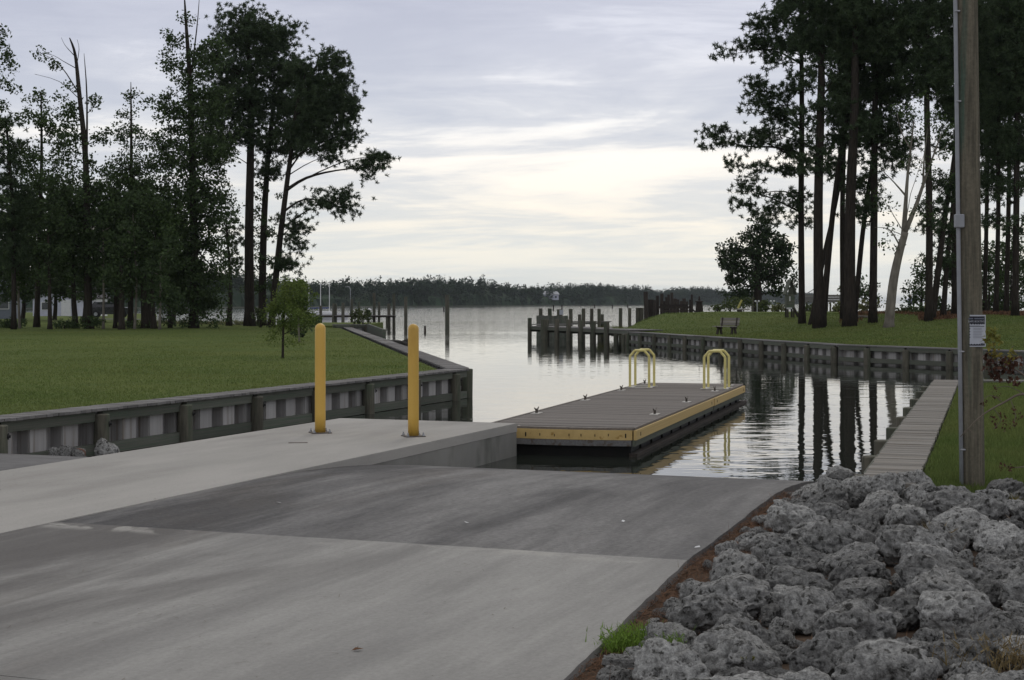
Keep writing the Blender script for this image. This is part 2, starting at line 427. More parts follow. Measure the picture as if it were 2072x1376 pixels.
class MB:
    def __init__(s): s.V = []; s.F = []
    def add(s, V, Fc):
        n = len(s.V); s.V += [tuple(v) for v in V]; s.F += [tuple(i + n for i in f) for f in Fc]; return s
    def box(s, cx, cy, cz, lx, ly, lz, rz=0.0, rx=0.0, ry=0.0, bev=0.0):
        b = min(bev, lx * .3, ly * .3, lz * .3)
        hx, hy, hz = lx / 2, ly / 2, lz / 2
        if b <= 0:
            V = [(x, y, z) for z in (-hz, hz) for y in (-hy, hy) for x in (-hx, hx)]
            Fc = [(0, 2, 3, 1), (4, 5, 7, 6), (0, 1, 5, 4), (2, 6, 7, 3), (0, 4, 6, 2), (1, 3, 7, 5)]
        else:      # chamfered top and bottom rims
            V = []
            for z, i in ((-hz, b), (-hz + b, 0), (hz - b, 0), (hz, b)):
                V += [(-hx + i, -hy + i, z), (hx - i, -hy + i, z), (hx - i, hy - i, z), (-hx + i, hy - i, z)]
            Fc = [(3, 2, 1, 0), (12, 13, 14, 15)]
            for k in range(3):
                for j in range(4):
                    Fc.append((k * 4 + j, k * 4 + (j + 1) % 4, k * 4 + 4 + (j + 1) % 4, k * 4 + 4 + j))
        M = Matrix.Translation((cx, cy, cz)) @ Matrix.Rotation(rz, 4, 'Z') @ Matrix.Rotation(ry, 4, 'Y') @ Matrix.Rotation(rx, 4, 'X')
        return s.add([M @ Vector(v) for v in V], Fc)
    def tube(s, pts, radii, n=8, cap=True):
        pts = [Vector(p) for p in pts]
        V = []; Fc = []
        up = Vector((.13, .21, 1)).normalized()
        prev = None
        for i, p in enumerate(pts):
            d = (pts[min(i + 1, len(pts) - 1)] - pts[max(i - 1, 0)])
            d = d.normalized() if d.length > 1e-9 else Vector((0, 0, 1))
            a = d.cross(up if prev is None else prev)
            if prev is None:
                if abs(d.dot(up)) > .95: a = d.cross(Vector((1, 0, 0)))
                a.normalize(); b = a.cross(d).normalized()
            else:
                a = prev - d * prev.dot(d)
                if a.length < 1e-6: a = d.orthogonal()
                a.normalize(); b = a.cross(d).normalized()
            prev = a
            r = radii[i] if isinstance(radii, (list, tuple)) else radii
            for k in range(n):
                t = 2 * math.pi * k / n
                V.append(p + a * (r * math.cos(t)) + b * (r * math.sin(t)))
        for i in range(len(pts) - 1):
            for k in range(n):
                Fc.append((i * n + k, i * n + (k + 1) % n, (i + 1) * n + (k + 1) % n, (i + 1) * n + k))
        if cap:
            Fc.append(tuple(range(n - 1, -1, -1)))
            Fc.append(tuple((len(pts) - 1) * n + k for k in range(n)))
        return s.add(V, Fc)
    def lathe(s, prof, n=20, c=(0, 0, 0)):
        V = []; Fc = []
        for r, z in prof:
            for k in range(n):
                t = 2 * math.pi * k / n
                V.append((c[0] + r * math.cos(t), c[1] + r * math.sin(t), c[2] + z))
        for i in range(len(prof) - 1):
            for k in range(n):
                Fc.append((i * n + k, i * n + (k + 1) % n, (i + 1) * n + (k + 1) % n, (i + 1) * n + k))
        Fc.append(tuple(range(n - 1, -1, -1))); Fc.append(tuple((len(prof) - 1) * n + k for k in range(n)))
        return s.add(V, Fc)
    def build(s, name, m, parent=None, smooth=False, loc=None, rot=None):
        return obj(name, mesh(name, s.V, s.F, m, smooth), parent, loc, rot)

# shared pieces (unit sized, scaled per object)
def unit_box(m, bev=.06):
    return mesh('unit_' + m, MB().box(0, 0, 0, 1, 1, 1).V, MB().box(0, 0, 0, 1, 1, 1).F, m)
UB = {}
def piece(name, m, parent, c, dims, rz=0.0, rx=0.0, ry=0.0):
    if m not in UB: UB[m] = unit_box(m)
    return obj(name, UB[m], parent, c, (rx, ry, rz), dims)
UC = {}
def piling_mesh(m, h, r=.14, taper=.96, n=14):
    key = (m, round(h, 2), round(r, 3))
    if key not in UC:
        b = MB().lathe([(r, 0), (r * (1 + taper) / 2, h * .5), (r * taper, h - .015), (r * taper - .015, h)], n)
        UC[key] = mesh('piling_mesh', b.V, b.F, m)
    return UC[key]

# ================================================================== SETTING
rng = random.Random(7)
def vnoise(x, y, s, seed=0.0):
    return mnoise.noise(Vector((x * s + seed, y * s - seed, seed * .37)))

# ---- water
W = 9000.0
structure(obj('water', mesh('water', [(-W, -60, 0), (W, -60, 0), (W, 12000, 0), (-W, 12000, 0)], [(0, 1, 2, 3)], 'water')))

# ---- lawns
ZL = .785
COR = Vector((-1.28, 40.6))                 # outer corner of the left bulkhead
def left_xmax(Y):
    if Y < COR.y:
        return COR.x - .373 * (COR.y - Y) - .50 - .12
    x = COR.x - .1515 * (Y - COR.y) - .62
    if Y > 112:
        k = min(1.0, (Y - 112) / 8.0)
        x = x * (1 - k) + (-.232 * Y) * k
    return x
def grid_land(name, rows, xmin, xmax, zf, nu, m):
    V = []; Fc = []
    for Y in rows:
        a, b = xmin(Y), xmax(Y)
        for i in range(nu):
            u = i / (nu - 1)
            u = u ** .6 if name == 'left_lawn' else u ** 1.6
            x = a + (b - a) * u
            V.append((x, Y, zf(x, Y)))
    for j in range(len(rows) - 1):
        for i in range(nu - 1):
            k = j * nu + i
            Fc.append((k, k + 1, k + 1 + nu, k + nu))
    return structure(obj(name, mesh(name, V, Fc, m, True)))
def z_left(x, Y):
    d = left_xmax(Y) - x
    base = ZL - .05
    return base + .05 * vnoise(x, Y, .18, 3.3) * min(1, d / 1.5) + .25 * max(0, min(1, (Y - 60) / 60)) * min(1, d / 10)
rowsL = [6, 10, 14] + [16 + i * 1.0 for i in range(26)] + [43 + i * 3 for i in range(24)] + [115, 118, 121, 130, 150, 190, 240]
grid_land('left_lawn', rowsL, lambda Y: -170.0, left_xmax, z_left, 46, 'grass_soil')

RA, RB, RC_ = on(1273, 671, ZL), on(1700, 697, ZL), on(2110, 711, ZL)
def seg_dist(p, a, b):
    ab = b - a; t = max(0, min(1, (p - a).dot(ab) / ab.length_squared))
    return (p - (a + ab * t)).length
def right_xmin(Y):
    if Y <= RC_.y: return RC_.x + (RC_.y - Y) * .575 + .6
    if Y <= RB.y: return RB.x + (RC_.x - RB.x) * (RB.y - Y) / (RB.y - RC_.y) + .6
    if Y <= RA.y: return RA.x + (RB.x - RA.x) * (RA.y - Y) / (RA.y - RB.y) + .6
    pts = [(RA.y, RA.x + .6), (98, 6.3), (105, 7.2), (115, 10.0), (130, 14.5), (150, 19.5), (200, 31), (300, 60)]
    for (y0, x0), (y1, x1) in zip(pts, pts[1:]):
        if Y <= y1: return x0 + (x1 - x0) * (Y - y0) / (y1 - y0)
    return pts[-1][1]
def sm(t):
    t = max(0.0, min(1.0, t)); return t * t * (3 - 2 * t)
def z_right(x, Y):
    p = Vector((x, Y))
    d = min(seg_dist(p, RA.xy, RB.xy), seg_dist(p, RB.xy, RC_.xy), seg_dist(p, RC_.xy, Vector((60, -16))))
    z = ZL - .05 + 1.06 * sm((d - .3) / 19.0)
    e = x - right_xmin(Y)
    if Y > RA.y - 4:
        z = min(z, .35 + .32 * max(0, e) + .6 * sm(e / 3.0)) if Y > RA.y + 6 else z
    if Y > 128: z -= .75 * sm((Y - 128) / 22.0)
    z += .05 * vnoise(x, Y, .2, 9.1) * min(1, d / 2)
    return z
rowsR = [-20, 0, 20, 35, 45] + [50 + i * 1.4 for i in range(42)] + [110, 113, 116, 120, 125, 130, 136, 144, 155, 175, 200, 240]
grid_land('far_lawn', rowsR, right_xmin, lambda Y: 190.0, z_right, 60, 'grass_soil')

WK0, WK1 = on(1740, 970, ZL), on(1890, 768, ZL)          # left edge of the plank walk
wdir = (WK1 - WK0).xy.normalized(); wnor = Vector((wdir.y, -wdir.x))
WKW = .55
NEARBACK = WK1.y + .25
def z_near(x, Y):
    w = Vector((x, Y)) - (WK0.xy + wnor * WKW)
    d = max(0, w.dot(wnor))
    z = ZL - .06 - .16 * sm(d / 2.5) * sm((22 - Y) / 8)
    if Y < 15.6: z -= .16 * sm((15.6 - Y) / 2.0)
    return z + .025 * vnoise(x, Y, .8, 1.2)
def near_xmin(Y):
    return WK0.x + (Y - WK0.y) * wdir.x / wdir.y + WKW / wdir.y + .01
rowsN = [13.6 + i * .4 for i in range(54)] + [NEARBACK - .05]
rowsN = sorted(r for r in rowsN if r <= NEARBACK - .04)
grid_land('near_lawn', rowsN, near_xmin, lambda Y: 70.0, z_near, 44, 'grass_soil')

# ---- ramp, lane and pad
def z_ramp(s, s1=15.2):
    if s < s1: return .536
    a = .0138
    k = min(s - s1, 5.6)
    z = .536 - a * k * k
    if s - s1 > 5.6: z -= 2 * a * 5.6 * (s - s1 - 5.6)
    return z
T_PAD_R, T_PAD_L, S_PAD = -8.8, -12.05, 23.8
edge_pts = [(-12.0, -1.9), (6.0, -2.45), (7.7, -2.59), (11.7, -2.9), (13.9, -2.97), (18.97, -3.16), (24, -3.2), (32, -3.2)]
def t_edge(s):
    for (s0, t0), (s1, t1) in zip(edge_pts, edge_pts[1:]):
        if s <= s1: return t0 + (t1 - t0) * (s - s0) / (s1 - s0)
    return edge_pts[-1][1]
ramp_root = structure(obj('boat_ramp', None))
def slab(name, s0, s1, tl, tr, zf, m, parent, ns=24, nt=6, thick=.16, wob=0.0):
    V = []; Fc = []
    for i in range(ns + 1):
        s = s0 + (s1 - s0) * i / ns
        a = tl(s) if callable(tl) else tl
        b = tr(s) if callable(tr) else tr
        for j in range(nt + 1):
            t = a + (b - a) * j / nt
            z = zf(s) + (.006 * vnoise(s, t, .5, 2.0) if wob and 0 < j < nt else 0)
            e = 0.0
            if wob and j == nt: e = .02 * vnoise(s, t, 3.0, 4.0)
            V.append(st(s, t + e, z))
    n = nt + 1
    for i in range(ns):
        for j in range(nt):
            k = i * n + j
            Fc.append((k, k + 1, k + 1 + n, k + n)[::-1])
    # skirt
    rim = [j for j in range(n)] + [i * n + nt for i in range(1, ns + 1)] + [ns * n + j for j in range(nt - 1, -1, -1)] + [i * n for i in range(ns - 1, 0, -1)]
    o = len(V)
    for k in rim: V.append(Vector(V[k]) - Vector((0, 0, thick)))
    for q in range(len(rim)):
        q2 = (q + 1) % len(rim)
        Fc.append((rim[q], rim[q2], o + q2, o + q))
    ob = obj(name, mesh(name, V, Fc, m, False), parent)
    return ob
g_ = .006
slab('concrete_slab', -10, 6.75 - g_, T_PAD_R + .004, t_edge, z_ramp, 'ramp_upper', ramp_root, 30, 6, .18, 1)
slab('concrete_slab', 6.75 + g_, 11.65 - g_, T_PAD_R + .004, t_edge, z_ramp, 'ramp_upper', ramp_root, 30, 6, .18, 1)
lo = slab('grooved_slab', 11.65 + g_, 30.0, T_PAD_R - .12, t_edge, lambda s: z_ramp(s) - .006 - .012 * sm((s - 11.6) / 1.0) * 0, 'ramp_lower', ramp_root, 74, 6, .22, 1)
lo['label'] = 'darker coarse lower slab of the ramp'
# the pad: raised slab whose right face becomes a wall as the ramp falls away
pad = structure(obj('concrete_pad', None))
b = MB()
def pad_part(name, s0, s1, t0, t1, ztop, zbot, m):
    q = MB()
    P = [st(s0, t0), st(s0, t1), st(s1, t1), st(s1, t0)]
    ch = .012
    cx_, cy_ = sum(p.x for p in P) / 4, sum(p.y for p in P) / 4
    V = []
    for z, k in ((zbot, 0), (ztop - ch, 0), (ztop, ch)):
        for p in P:
            d = Vector((cx_ - p.x, cy_ - p.y)).normalized() * k * 1.4
            V.append((p.x + d.x, p.y + d.y, z))
    q.add(V, [(3, 2, 1, 0), (8, 9, 10, 11)][:1] + [(8, 9, 10, 11)] + [(i + 4 * r, (i + 1) % 4 + 4 * r, (i + 1) % 4 + 4 * r + 4, i + 4 * r + 4) for r in (0, 1) for i in range(4)])
    return q.build(name, m, pad)
pad_part('pad_slab', -10, S_PAD, T_PAD_L, T_PAD_R, .540, .40, 'pad_concrete')
pad_part('pad_wall', 14.0, S_PAD - .006, T_PAD_L + .01, T_PAD_R - .008, .405, -1.2, 'wall_concrete')
# grooved second lane on the far side of the pad
lane = structure(obj('launch_lane', None))
slab('concrete_slab', -10, 13.2, -15.1, T_PAD_L - .01, lambda s: z_ramp(s, 14.6) - .012, 'lane_grooved', lane, 10, 3, .2)
s = 13.22
while s < 21.0:                                   # ribs across the lane
    w = .13 + rng.random() * .02
    slab('groove_rib', s, s + w, -15.1, T_PAD_L - .012, lambda q: z_ramp(q, 14.6) - .012, 'lane_grooved', lane, 1, 1, .12)
    s += w + .018
slab('lane_bed', 13.2, 30.0, -15.15, T_PAD_L - .02, lambda s: z_ramp(s, 14.6) - .03, 'lane_grooved', lane, 12, 2, .2)
# earth under the stones, to the right of the ramp and under the camera
V = []; Fc = []
NS, NT = 40, 24
def z_bank(s, q):                                # q metres right of the ramp edge
    return min(.47, z_ramp(s) - .07) + .17 * sm(q / 3.0) * sm((19.5 - s) / 5.0) - .35 * sm((s - 16.3) / 3.0) * sm((1.4 - q) / 1.4)
for i in range(NS + 1):
    s = -10 + 30.0 * i / NS
    for j in range(NT + 1):
        q = .0 + 40.0 * (j / NT) ** 2.4
        p = st(s, t_edge(s) - .04 + q)
        dz = .7 * sm((p.y - 14.7) / 1.2) * sm((q - .55) / .5)
        V.append((p.x, p.y, z_bank(s, q) - dz + .03 * vnoise(p.x, p.y, 1.3, 5.5)))
for i in range(NS):
    for j in range(NT):
        k = i * (NT + 1) + j
        Fc.append((k, k + NT + 1, k + NT + 2, k + 1)[::-1])
structure(obj('earth_bank', mesh('earth_bank', V, Fc, 'soil', True)))

# ---- far shore
SH = [Vector((-420, 250)), Vector((-215, 530)), Vector((-97, 850)), Vector((234, 1750)), Vector((560, 2700))]
SH[1] = Vector((-97 - .368 * 320, 530)); SH[0] = Vector((-97 - .368 * 600, 250))
V = []; Fc = []
for p in SH:
    n = Vector((-.94, .34))
    V += [(p.x + 3, p.y, -.3), (p.x - 4, p.y + 2, .35), (p.x + n.x * 160, p.y + n.y * 160 + 60, 4.0), (p.x + n.x * 900, p.y + 700, 6.0)]
for i in range(len(SH) - 1):
    for j in range(3):
        k = i * 4 + j
        Fc.append((k, k + 1, k + 5, k + 4)[::-1])
structure(obj('far_shore', mesh('far_shore', V, Fc, 'shore_mud')))

# ================================================================== BULKHEADS
def bulkhead(root, P, Q, nor, pile_d, plank_w, cap_out, cap_in, ztop=ZL, zlow=.10, wpitch=.82, pile_top=-.10, bolts=False, pr=.14, mcap='wood_grey', cap_trim=(0, 0)):
    P, Q = Vector(P), Vector(Q)
    d = (Q - P); L = d.length; d.normalize()
    ang = math.atan2(d.y, d.x)
    nor = Vector(nor).normalized()
    at_ = lambda u, v, z: Vector((P.x + d.x * u + nor.x * v, P.y + d.y * u + nor.y * v, z))
    r_ = random.Random(int(L * 100))
    # cap
    u = cap_trim[0]
    while u < L - cap_trim[1] - .03:
        w = min(plank_w, L - cap_trim[1] - u)
        dz = r_.uniform(-.004, .004)
        piece('cap_plank', mcap, root, at_(u + w / 2, (cap_out - cap_in) / 2, ztop - .0225 + dz),
              (w - .008, cap_out + cap_in + r_.uniform(-.012, .012), .045), ang + r_.uniform(-.006, .006)) if plank_w > .5 else \
        piece('cap_plank', mcap, root, at_(u + w / 2, (cap_out - cap_in) / 2 + r_.uniform(-.006, .006), ztop - .0225 + dz),
              (cap_out + cap_in + r_.uniform(-.012, .012), w - .008, .045), ang + math.pi / 2 + r_.uniform(-.012, .012))
        u += w
    # walers between pilings, pilings, sheet pile pans
    us = sorted(pile_d)
    ends = [0.0] + us + [L]
    for a, b in zip(ends, ends[1:]):
        if b - a < .3: continue
        e0 = pr * .7 if a in us else 0; e1 = pr * .7 if b in us else 0
        c = (a + e0 + b - e1) / 2; l = b - a - e0 - e1 - .01
        piece('waler', 'wood_waler', root, at_(c, .05, ztop - .05 - .085), (l, .11, .165), ang)
        piece('waler', 'wood_waler', root, at_(c, .05, zlow), (l, .11, .18), ang)
    for u in us:
        h = ztop + pile_top + 1.2 + r_.uniform(-.02, .02)
        o = obj('piling', piling_mesh('wood_piling', h, pr * r_.uniform(.94, 1.06)), root, at_(u, .14, -1.2), (r_.uniform(-.01, .01), r_.uniform(-.01, .01), r_.uniform(0, 6)))
        if bolts:
            bm = MB().lathe([(.05, 0), (.05, .012), (.022, .014), (.022, .04)], 10)
            bo = obj('bolt', mesh('bolt', bm.V, bm.F, 'float_black'), root, at_(u + .06, .14 + pr * .9, ztop - .26), None)
            bo.rotation_euler = Vector((nor.x * .9 + d.x * .45, nor.y * .9 + d.y * .45, 0)).to_track_quat('Z', 'Y').to_euler()
    u = 0.0; k = 0
    while u < L - .02:
        w = min(wpitch / 2, L - u)
        piece('sheet_pan', 'sheet_vinyl', root, at_(u + w / 2, -.03 if k % 2 else -.26, (ztop - .05 - .9) / 2), (w - .004, .03, ztop - .05 + .9), ang)
        if k:
            piece('sheet_web', 'sheet_vinyl', root, at_(u, -.145, (ztop - .05 - .9) / 2), (.02, .22, ztop - .05 + .9), ang)
        u += w; k += 1

lb = thing('bulkhead', 'grey plank-capped bulkhead wall with round pilings bordering the left lawn', 'bulkhead', (0, 0, 0))
s0, s1 = 12.0, 37.6
TB = -15.42
nR = Vector((RC, -RS))                                   # toward the water / ramp
P0, P1 = st(s0, TB).xy, st(s1, TB).xy
bulkhead(lb, P0, P1, nR, [v - s0 for v in (13.75, 16.3, 18.86, 21.42, 23.97, 26.52, 29.06, 31.6, 34.15, 36.72)], .145, .17, .42, bolts=True, cap_trim=(0, .0))
leg_d = Vector((-.1515, 1)).normalized()
leg_n = Vector((leg_d.y, -leg_d.x))
C1 = P1 + Vector((0, .62))
bulkhead(lb, C1, C1 + leg_d * 26, leg_n, [1.2 + i * 2.6 for i in range(10)], .145, .12, .50, cap_trim=(-.1, 0))
bulkhead(lb, C1 + leg_d * 26, C1 + leg_d * 80, leg_n, [1.2 + i * 3.4 for i in range(16)], 2.6, .12, .50, wpitch=2.0)
# piling standing off the corner
mp_ = thing('mooring_piling', 'weathered round piling standing free at the outer corner of the left bulkhead', 'piling', st(38.0, -15.5, -1.3))
obj('post', piling_mesh('wood_piling', 1.3 + ZL - .02, .155, .97), mp_, None, (0, .012, 0))
piece('spacer_block', 'wood_waler', mp_, (-.22, .03, 1.3 + .36), (.24, .10, .11), .2)

# the short wall and dark side screen near the far dock
fb = thing('bulkhead', 'short low bulkhead with slotted face beyond the tip of the left lawn', 'bulkhead')
a_, b_ = at(672, 108), at(743, 108)
bulkhead(fb, a_.xy, b_.xy, (0, -1), [.2, 1.4, 2.4], .8, .1, .6, ztop=1.0, wpitch=.7, zlow=.3)
piece('side_screen', 'wood_waler', fb, (at(759.5, 96).x, 96, .36), (.16, 23.0, 1.36), math.atan2((at(775, 85).x - at(743, 107.5).x) , 22.5) )
# earth behind the short wall
structure(obj('point_ground', mesh('point_ground', MB().box(-14.3, 119, .42, 7, 19, .9).V, MB().box(-14.3, 119, .42, 7, 19, .9).F, 'grass_soil')))

rb = thing('bulkhead', 'long dark bulkhead with many pilings edging the far lawn across the basin', 'bulkhead')
def proj_u(px, P, Q):                                     # where the column of the photo cuts segment PQ (plan)
    k = (px - 1036.0) / F
    d = Q - P
    return ((k * P.y - P.x) / (d.x - k * d.y)) * d.length
rn1 = (RB - RA).xy; rn1 = Vector((rn1.y, -rn1.x)).normalized(); rn1 = -rn1 if rn1.x > 0 else rn1
rn2 = (RC_ - RB).xy; rn2 = Vector((rn2.y, -rn2.x)).normalized(); rn2 = -rn2 if rn2.x > 0 else rn2
bulkhead(rb, RA.xy, RB.xy, rn1, [proj_u(p, RA.xy, RB.xy) for p in (1275, 1300, 1329, 1360, 1391, 1428, 1464, 1504, 1547, 1593, 1640, 1694)], 2.3, .12, .5, pr=.15, wpitch=.8, zlow=.18)
RD = RC_.xy + (RC_.xy - RB.xy).normalized() * 9
bulkhead(rb, RB.xy, RD, rn2, [proj_u(p, RB.xy, RC_.xy) for p in (1760, 1838, 1927, 2005, 2085)] + [12.6, 15], 2.3, .12, .5, pr=.15, wpitch=.8, zlow=.18)

wb = thing('plank_walk', 'narrow weathered plank walk on pilings running back beside the near lawn', 'boardwalk')
pu = [1.0 + i * 2.3 for i in range(9)]
bulkhead(wb, (WK0.xy + wnor * .05) - wdir * .25, WK1.xy + wnor * .05, -wnor, [.25 + u for u in pu], .142, .05, WKW - .05, pr=.145, mcap='wood_walk', pile_top=-.09)
for o in list(wb.children):
    if o.name.startswith('piling'):
        o.location.x -= wnor.x * .02; o.location.y -= wnor.y * .02
bb = thing('bulkhead', 'grey capped bulkhead closing off the back of the near lawn behind the utility pole', 'bulkhead')
bulkhead(bb, WK1.xy + wnor * (WKW + .02), Vector((48, WK1.y - .5)), (0, 1), [1.5 + i * 3.0 for i in range(12)], .9, .12, .34, wpitch=1.2)

# ================================================================== DOCK
DK = Vector((2.0, 25.2)); DA = math.atan2(.962, .272)
dock = thing('floating_dock', 'floating timber dock with yellow rub boards and grey plank deck', 'dock', (DK.x, DK.y, 0), DA)
# local x runs out along the dock, local y to its left (away from the ramp)
DL, DW, DZ = 14.05, 2.5, .475
def bow(y): return -.13 * math.sin(math.pi * max(0, min(1, y / DW)))
u = .10; i = 0
while u < DL - .02:
    w = .142
    piece('deck_plank', 'wood_deck', dock, (u + w / 2, DW / 2, DZ - .02 + rng.uniform(-.002, .002)), (w - .009, DW + .02, .04), rng.uniform(-.002, .002)) if False else \
    piece('deck_plank', 'wood_deck', dock, (u + w / 2, DW / 2, DZ - .02 + rng.uniform(-.0025, .0025)), (DW + .02, w - .009, .04), math.pi / 2 + rng.uniform(-.002, .002))
    u += w; i += 1
def bent_board(name, m, x_off, z0, z1, th, y0=0.0, y1=DW):
    b = MB(); V = []; Fc = []
    n = 14
    for i in range(n + 1):
        y = y0 + (y1 - y0) * i / n
        for dx, z in ((0, z0), (-th, z0), (-th, z1), (0, z1)):
            V.append((bow(y) + x_off + dx, y, z))
    for i in range(n):
        for j in range(4):
            Fc.append((i * 4 + j, i * 4 + (j + 1) % 4, i * 4 + 4 + (j + 1) % 4, i * 4 + 4 + j))
    Fc += [(3, 2, 1, 0), (n * 4, n * 4 + 1, n * 4 + 2, n * 4 + 3)]
    return b.add(V, Fc).build(name, m, dock)
# filler planks to the bowed front
V = []; Fc = []
for i in range(15):
    y = DW * i / 14
    V += [(.098, y, DZ - .004), (bow(y) - .0, y, DZ - .004), (bow(y), y, DZ - .044), (.098, y, DZ - .044)]
for i in range(14):
    Fc += [(i * 4, i * 4 + 1, i * 4 + 5, i * 4 + 4)[::-1], (i * 4 + 1, i * 4 + 2, i * 4 + 6, i * 4 + 5)[::-1]]
obj('front_trim', mesh('front_trim', V, Fc, 'wood_deck'), dock)
fy = bent_board('rub_board', 'rub_yellow', -.002, DZ - .200, DZ - .040, .045, .015, 2.0)
fy['label'] = 'bowed yellow front rub board with bolt slots'
bent_board('skirt_board', 'wood_grey', -.004, DZ - .300, DZ - .203, .04, .03, 2.0)
bent_board('void_sheet', 'void_dark', .06, -.05, DZ - .05, .05, .05, DW - .05)  # near-black sheet; its colour paints in the shaded void below the deck front
for y in (.12, .40, .62, .85, 1.05, 1.3, 1.55, 1.8):
    piece('bolt_slot', 'void_dark', fy, (bow(y) - .049, y, DZ - .125 + rng.uniform(-.01, .01)), (.006, .012 if y not in (.12, 1.8) else .02, .04 if y not in (.12, 1.8) else .07))
for x0, x1, off in ((-.03, 8.75, 0.0), (8.78, DL + .02, -.012)):
    rbd = piece('rub_board', 'rub_yellow', dock, ((x0 + x1) / 2, -.030 + off, DZ - .120), (x1 - x0, .05, .16))
    for xx in (x0 + .35, x1 - .35):
        piece('bolt_slot', 'void_dark', dock, (xx, -.0575 + off, DZ - .12), (.022, .008, .06))
    piece('skirt_board', 'wood_waler', dock, ((x0 + x1) / 2, -.012 + off, DZ - .252), (x1 - x0, .05, .10))
piece('edge_board', 'wood_deck', dock, (DL / 2, -.012, DZ - .014), (DL - .05, .022, .034))
piece('edge_board', 'wood_deck', dock, (DL / 2, DW + .03, DZ - .06), (DL, .05, .14))
piece('end_board', 'wood_deck', dock, (DL + .02, DW / 2, DZ - .10), (.05, DW, .2))
piece('waterline_log', 'wood_dark', dock, (DL / 2 + .12, .0, -.02), (DL + .30, .14, .15))
u = .05; k = 0
while u < DL - .3:
    piece('float_panel', 'float_black', dock, (u + .26, .11 + (.03 if k % 2 else 0), .05), (.505, .05, DZ - .30 + .35))
    u += .52; k += 1
piece('float', 'float_black', dock, (DL / 2 + .05, DW / 2 + .05, .0), (DL - .35, DW - .3, .55))
piece('corner_plate', 'cleat_plate', dock, (.02, 1.965, DZ - .10), (.08, .03, .2))
def cleat(x, y):
    c = thing('dock_cleat', None, 'cleat', (0, 0, 0))
    p = dock.matrix_basis
    M = Matrix.Translation((DK.x, DK.y, 0)) @ Matrix.Rotation(DA, 4, 'Z')
    c.location = M @ Vector((x, y, DZ + .001)); c.rotation_euler = (0, 0, DA)
    b = MB().box(0, 0, .006, .34, .15, .012); b.build('base_plate', 'cleat_plate', c)
    b = MB()
    b.tube([(-.03, 0, .01), (-.035, 0, .07)], [.02, .017], 8).tube([(.03, 0, .01), (.035, 0, .07)], [.02, .017], 8)
    b.tube([(-.16, 0, .115), (-.09, 0, .085), (-.03, 0, .072), (.03, 0, .072), (.09, 0, .085), (.16, 0, .115)], [.008, .015, .02, .02, .015, .008], 8)
    b.build('horn', 'cleat_steel', c)
    return c
names_c = [((2.75, 2.38), 'steel cleat on the far edge of the dock, nearest the concrete pad'),
           ((6.75, 2.38), 'second steel cleat from the pad along the far edge of the dock'),
           ((10.5, 2.38), 'steel cleat on the far edge of the dock just before the left ladder'),
           ((13.4, 2.38), 'steel cleat at the far end of the dock behind the left ladder'),
           ((3.1, .22), 'steel cleat on the yellow-edged side of the dock, nearest the front corner'),
           ((6.7, .22), 'middle steel cleat on the yellow-edged side of the dock'),
           ((10.75, .22), 'steel cleat on the yellow-edged side just before the right ladder'),
           ((13.4, .22), 'steel cleat at the outer corner past the right ladder')]
for (x, y), l in names_c:
    tag(cleat(x, y), l, 'cleat', 'cleats on the floating dock')
def ladder(x, yin, yout, label):
    M = Matrix.Translation((DK.x, DK.y, 0)) @ Matrix.Rotation(DA, 4, 'Z')
    o = thing('dock_ladder', label, 'ladder', M @ Vector((x, yin, DZ + .003)), DA, 'ladders on the floating dock')
    w = yout - yin
    sg = 1 if w > 0 else -1
    for dx in (-.33, .33):
        c = .12 * sg
        pts = [(dx, 0, 0), (dx, 0, .76), (dx, c, .90), (dx, w - c, .90), (dx, w, .76), (dx, w, .02)]
        b = MB()
        for p, q in zip(pts, pts[1:]):
            b.tube([p, q], .031, 8)
        b.build('handrail', 'rail_yellow', o)
        b = MB().box(dx, w / 2, .006, .14, abs(w) + .16, .01); b.build('foot_plate', 'cleat_plate', o)
    b = MB().box(0, w * .02, .006, .52, .1, .008).box(0, w * .98, .006, .52, .1, .008); b.build('foot_strip', 'cleat_plate', o)
ladder(12.05, 1.95, 2.42, 'yellow arched ladder rails on the left edge of the floating dock')
ladder(11.95, .60, .10, 'yellow arched ladder rails on the yellow-edged right side of the dock')

# ================================================================== BOLLARDS
def bollard(px, py, label, rz):
    p = on(px, py, .54)
    o = thing('bollard', label, 'bollard', (p.x, p.y, .541), rz, 'yellow bollards on the pad')
    r = .0815; h = 1.68
    prof = [(r, .012)] + [(r, .3), (r, .8), (r, 1.3), (r, h - r)] + [(r * math.cos(a), h - r + r * math.sin(a)) for a in [math.pi / 2 * i / 8 for i in range(1, 8)]] + [(.004, h)]
    MB().lathe(prof, 32).build('sleeve', 'bollard_yellow', o, True)
    MB().box(0, 0, .006, .30, .30, .012).build('base_plate', 'plate_steel', o)
    for x in (-.12, .12):
        for y in (-.12, .12):
            b = MB().lathe([(.024, .012), (.024, .016), (.02, .018), (.02, .036), (.011, .038), (.011, .062), (.007, .066)], 8, (x, y, 0))
            b.build('anchor_bolt', 'galvanized', o)
bollard(648, 876, 'yellow round-topped bollard on the pad, the left of the two', .35)
bollard(836.5, 883, 'yellow round-topped bollard on the pad, the one nearer the dock', .35)
# drain slot in the pad
q = on(603, 896, .54)
dr = thing('drain_slot', 'dark narrow slot let into the concrete pad near the left bollard', 'drain', (q.x, q.y, .5425), .12)
MB().box(0, 0, 0, .27, .10, .004).build('slot_cover', 'plate_steel', dr)

